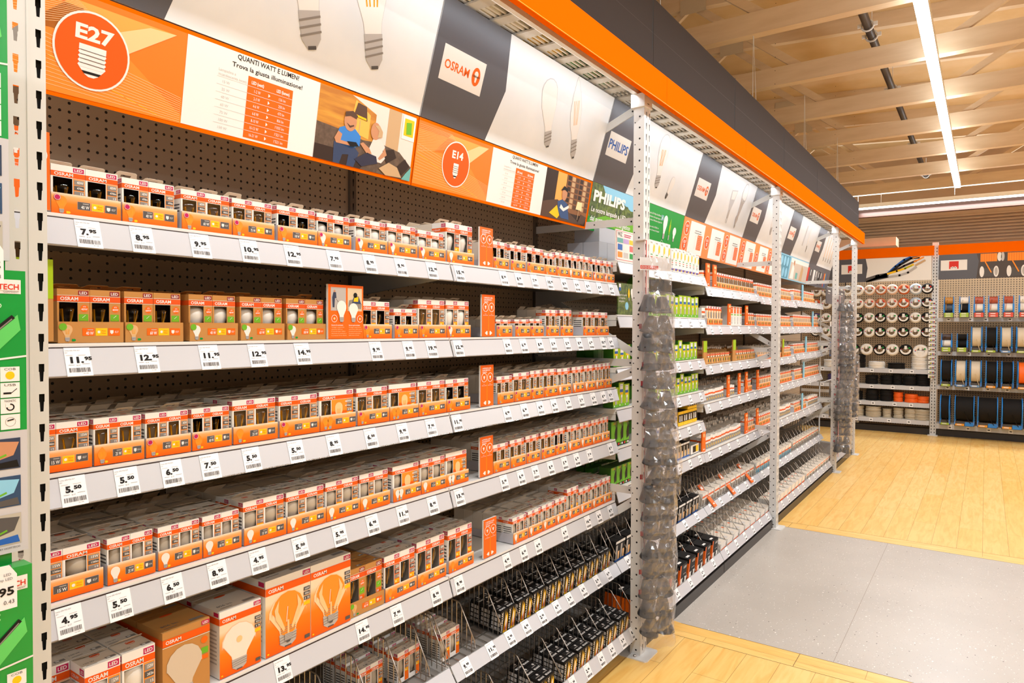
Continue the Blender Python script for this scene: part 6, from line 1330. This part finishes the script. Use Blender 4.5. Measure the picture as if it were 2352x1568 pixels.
# blue cable drums
BLU = mat('drum_blue', '2586DC', .3); BASEG = mat('drum_tray_dark', '4A4644', .5)
CAB = {'copper': mat('cable_copper', 'B5533A', .4), 'white': CMATS['w'], 'black': CMATS['k'], 'brown': mat('cable_brown', '3A241C', .45), 'beige': mat('cable_beige', 'D6C6AC', .45), 'orange': CMATS['or'], 'ochre': mat('cable_ochre', 'BE8434', .45), 'slate': mat('cable_slate', '3B4552', .45)}
def spool(m, yc, zc_, R, w, mt):
    n = int(w/.012); prof = [(R*.3, -w/2)]
    for k in range(n): prof += [(R-.004, -w/2+w*k/n), (R, -w/2+w*(k+.5)/n)]
    prof += [(R-.004, w/2), (R*.3, w/2)]
    m.lathe(prof, mt, Matrix.Translation((0, yc, zc_)) @ Matrix.Rotation(PI/2, 4, 'X'), 20)
def drum(y, z, w, h, kind, cols, lab, label):
    o = empty('cable_drum_stand', (12.78, y, z), label, 'cable drum stand', 'blue cable drum stands')
    b = MB(); b.box(-.09, -w/2-.012, 0, .12, w/2+.012, .012, BASEG); b.box(-.095, -w/2-.012, 0, -.09, w/2+.012, .075, BASEG)
    P = bpl(b, -.095, w/2-.0, .006); lc = {'g': mat('tag_lime', 'A9C53A', .4), 'r': mat('tag_red', 'E2523C', .4), 'b': mat('tag_blue', '6F9CD0', .4), 'o': mat('tag_orange', 'F6A21E', .4)}[lab]
    n = 2 if kind == 2 else 1; lw = min(w, .115)
    for k in range(n): P.rect(.0, .034*k, lw, .031+.034*k, lc, 1); P.rect(.02, .010+.034*k, lw*.72, .022+.034*k, WHITE, 2)
    if lw < w: P.rect(lw+.01, .0, w, .06, BLU, 1)
    b.build('base_tray', o); f = MB()
    for s in (-1, 1):
        yy = s*(w/2+.004)
        if kind == 2:
            f.box(-.05, yy-.004, .05, .05, yy+.004, h, BLU); f.box(-.075, yy-.010, .05, .075, yy+.010, h*.62, BLU); f.lathe([(0, -.006), (.03, -.006), (.03, .006), (0, .006)], BLU, Matrix.Translation((-.0, yy, h*.78)) @ Matrix.Rotation(PI/2, 4, 'X'), 14)
        else:
            R = h*.5-.03; f.lathe([(R-.022, -.006), (R, -.006), (R, .006), (R-.022, .006), (R-.022, -.006)], BLU, Matrix.Translation((0, yy, h*.5+.03)) @ Matrix.Rotation(PI/2, 4, 'X'), 26)
            f.prism([(-.02, .02), (.02, .02), (.01, h*.55), (-.01, h*.55)], yy-.004, yy+.004, BLU, 'y'); f.box(-.012, yy-.004, h*.5, R*.9, yy+.004, h*.5+.02, BLU); f.prism([(-R*.8, .03), (-R*.8+.03, .03), (0, h*.52), (-.03, h*.52)], yy-.003, yy+.003, BLU, 'y'); f.box(-.09, yy-.012, .02, -.03, yy+.012, h*.35, BLU)
    f.build('frame', o)
    if kind == 2:
        s1 = MB(); spool(s1, 0, h*.80, h*.17, w-.012, CAB[cols[0]]); s1.build('spool', o); s2 = MB(); spool(s2, 0, h*.44, h*.21, w-.012, CAB[cols[1]]); s2.build('spool', o)
        c = MB(); c.tube([(-.07, .02, h*.82), (-.09, w*.3, h*.6), (-.098, w*.33, h*.35)], .004, CAB[cols[0]], 5); c.build('cable_end', o)
    else:
        s1 = MB(); spool(s1, 0, h*.5+.03, h*.5-.045, w-.012, CAB[cols[0]]); s1.build('spool', o)
        c = MB(); c.tube([(-h*.42, 0, h*.5), (-h*.47, -w*.15, h*.3), (-.105, -w*.28, h*.14), (-.105, -w*.35, h*.10)], .005, CAB[cols[0]], 5); c.build('cable_end', o)
for i, (y, cols, lab) in enumerate(((.488, ('ochre', 'slate'), 'g'), (.285, ('white', 'black'), 'g'), (.097, ('copper', 'white'), 'r'), (-.085, ('copper', 'white'), 'r'), (-.27, ('copper', 'white'), 'r'), (-.46, ('white', 'white'), 'r'), (-.65, ('copper', 'black'), 'r'))):
    drum(y, RZ[0]+.003, .115, .33, 2, cols, lab, 'blue double drum stand, %s from the left on the top drum shelf' % nth(i))
for i, (y, k, cols, lab) in enumerate(((.51, 2, ('brown', 'white'), 'g'), (.305, 2, ('black', 'black'), 'g'), (.120, 1, ('beige',), 'g'), (-.065, 1, ('black',), 'g'), (-.25, 1, ('beige',), 'b'), (-.44, 1, ('beige',), 'g'), (-.63, 1, ('black',), 'g'))):
    drum(y, RZ[1]+.003, .125, .29 if k == 2 else .40, k, cols, lab, 'blue drum stand with %s cable, %s from the left on the second drum shelf' % (cols[0], nth(i)))
for i, (y, c, lab) in enumerate(((.505, 'black', 'g'), (.315, 'beige', 'b'), (.125, 'beige', 'b'), (-.075, 'black', 'o'), (-.27, 'black', 'o'), (-.465, 'orange', 'o'), (-.66, 'black', 'o'))):
    drum(y, RZ[2]+.003, .13, .42, 1, (c,), lab, 'blue drum stand with %s cable, %s from the left on the third drum shelf' % (c, nth(i)))
for i, (y, w, lab) in enumerate(((.515, .11, 'g'), (.26, .235, 'o'), (-.035, .235, 'o'), (-.335, .235, 'o'), (-.63, .2, 'o'))):
    drum(y, RZ[3]+.003, w, .47, 1, ('black',), lab, 'blue drum stand with thick black cable, %s from the left on the lowest drum shelf' % nth(i))
# things on top of the back shelving
m = MB(); m.box(12.95, 1.25, 3.1, 13.4, 3.62, 3.24, WALLM); tag(m.build('stored_panel'), 'long beige boxed panel lying above the cable shelving', 'panel')
m = MB(); m.box(13.0, 1.95, 3.35, 13.1, 2.05, 3.6, BLACK); tag(m.build('wall_speaker'), 'small black loudspeaker hanging under the crossing lamp', 'loudspeaker')
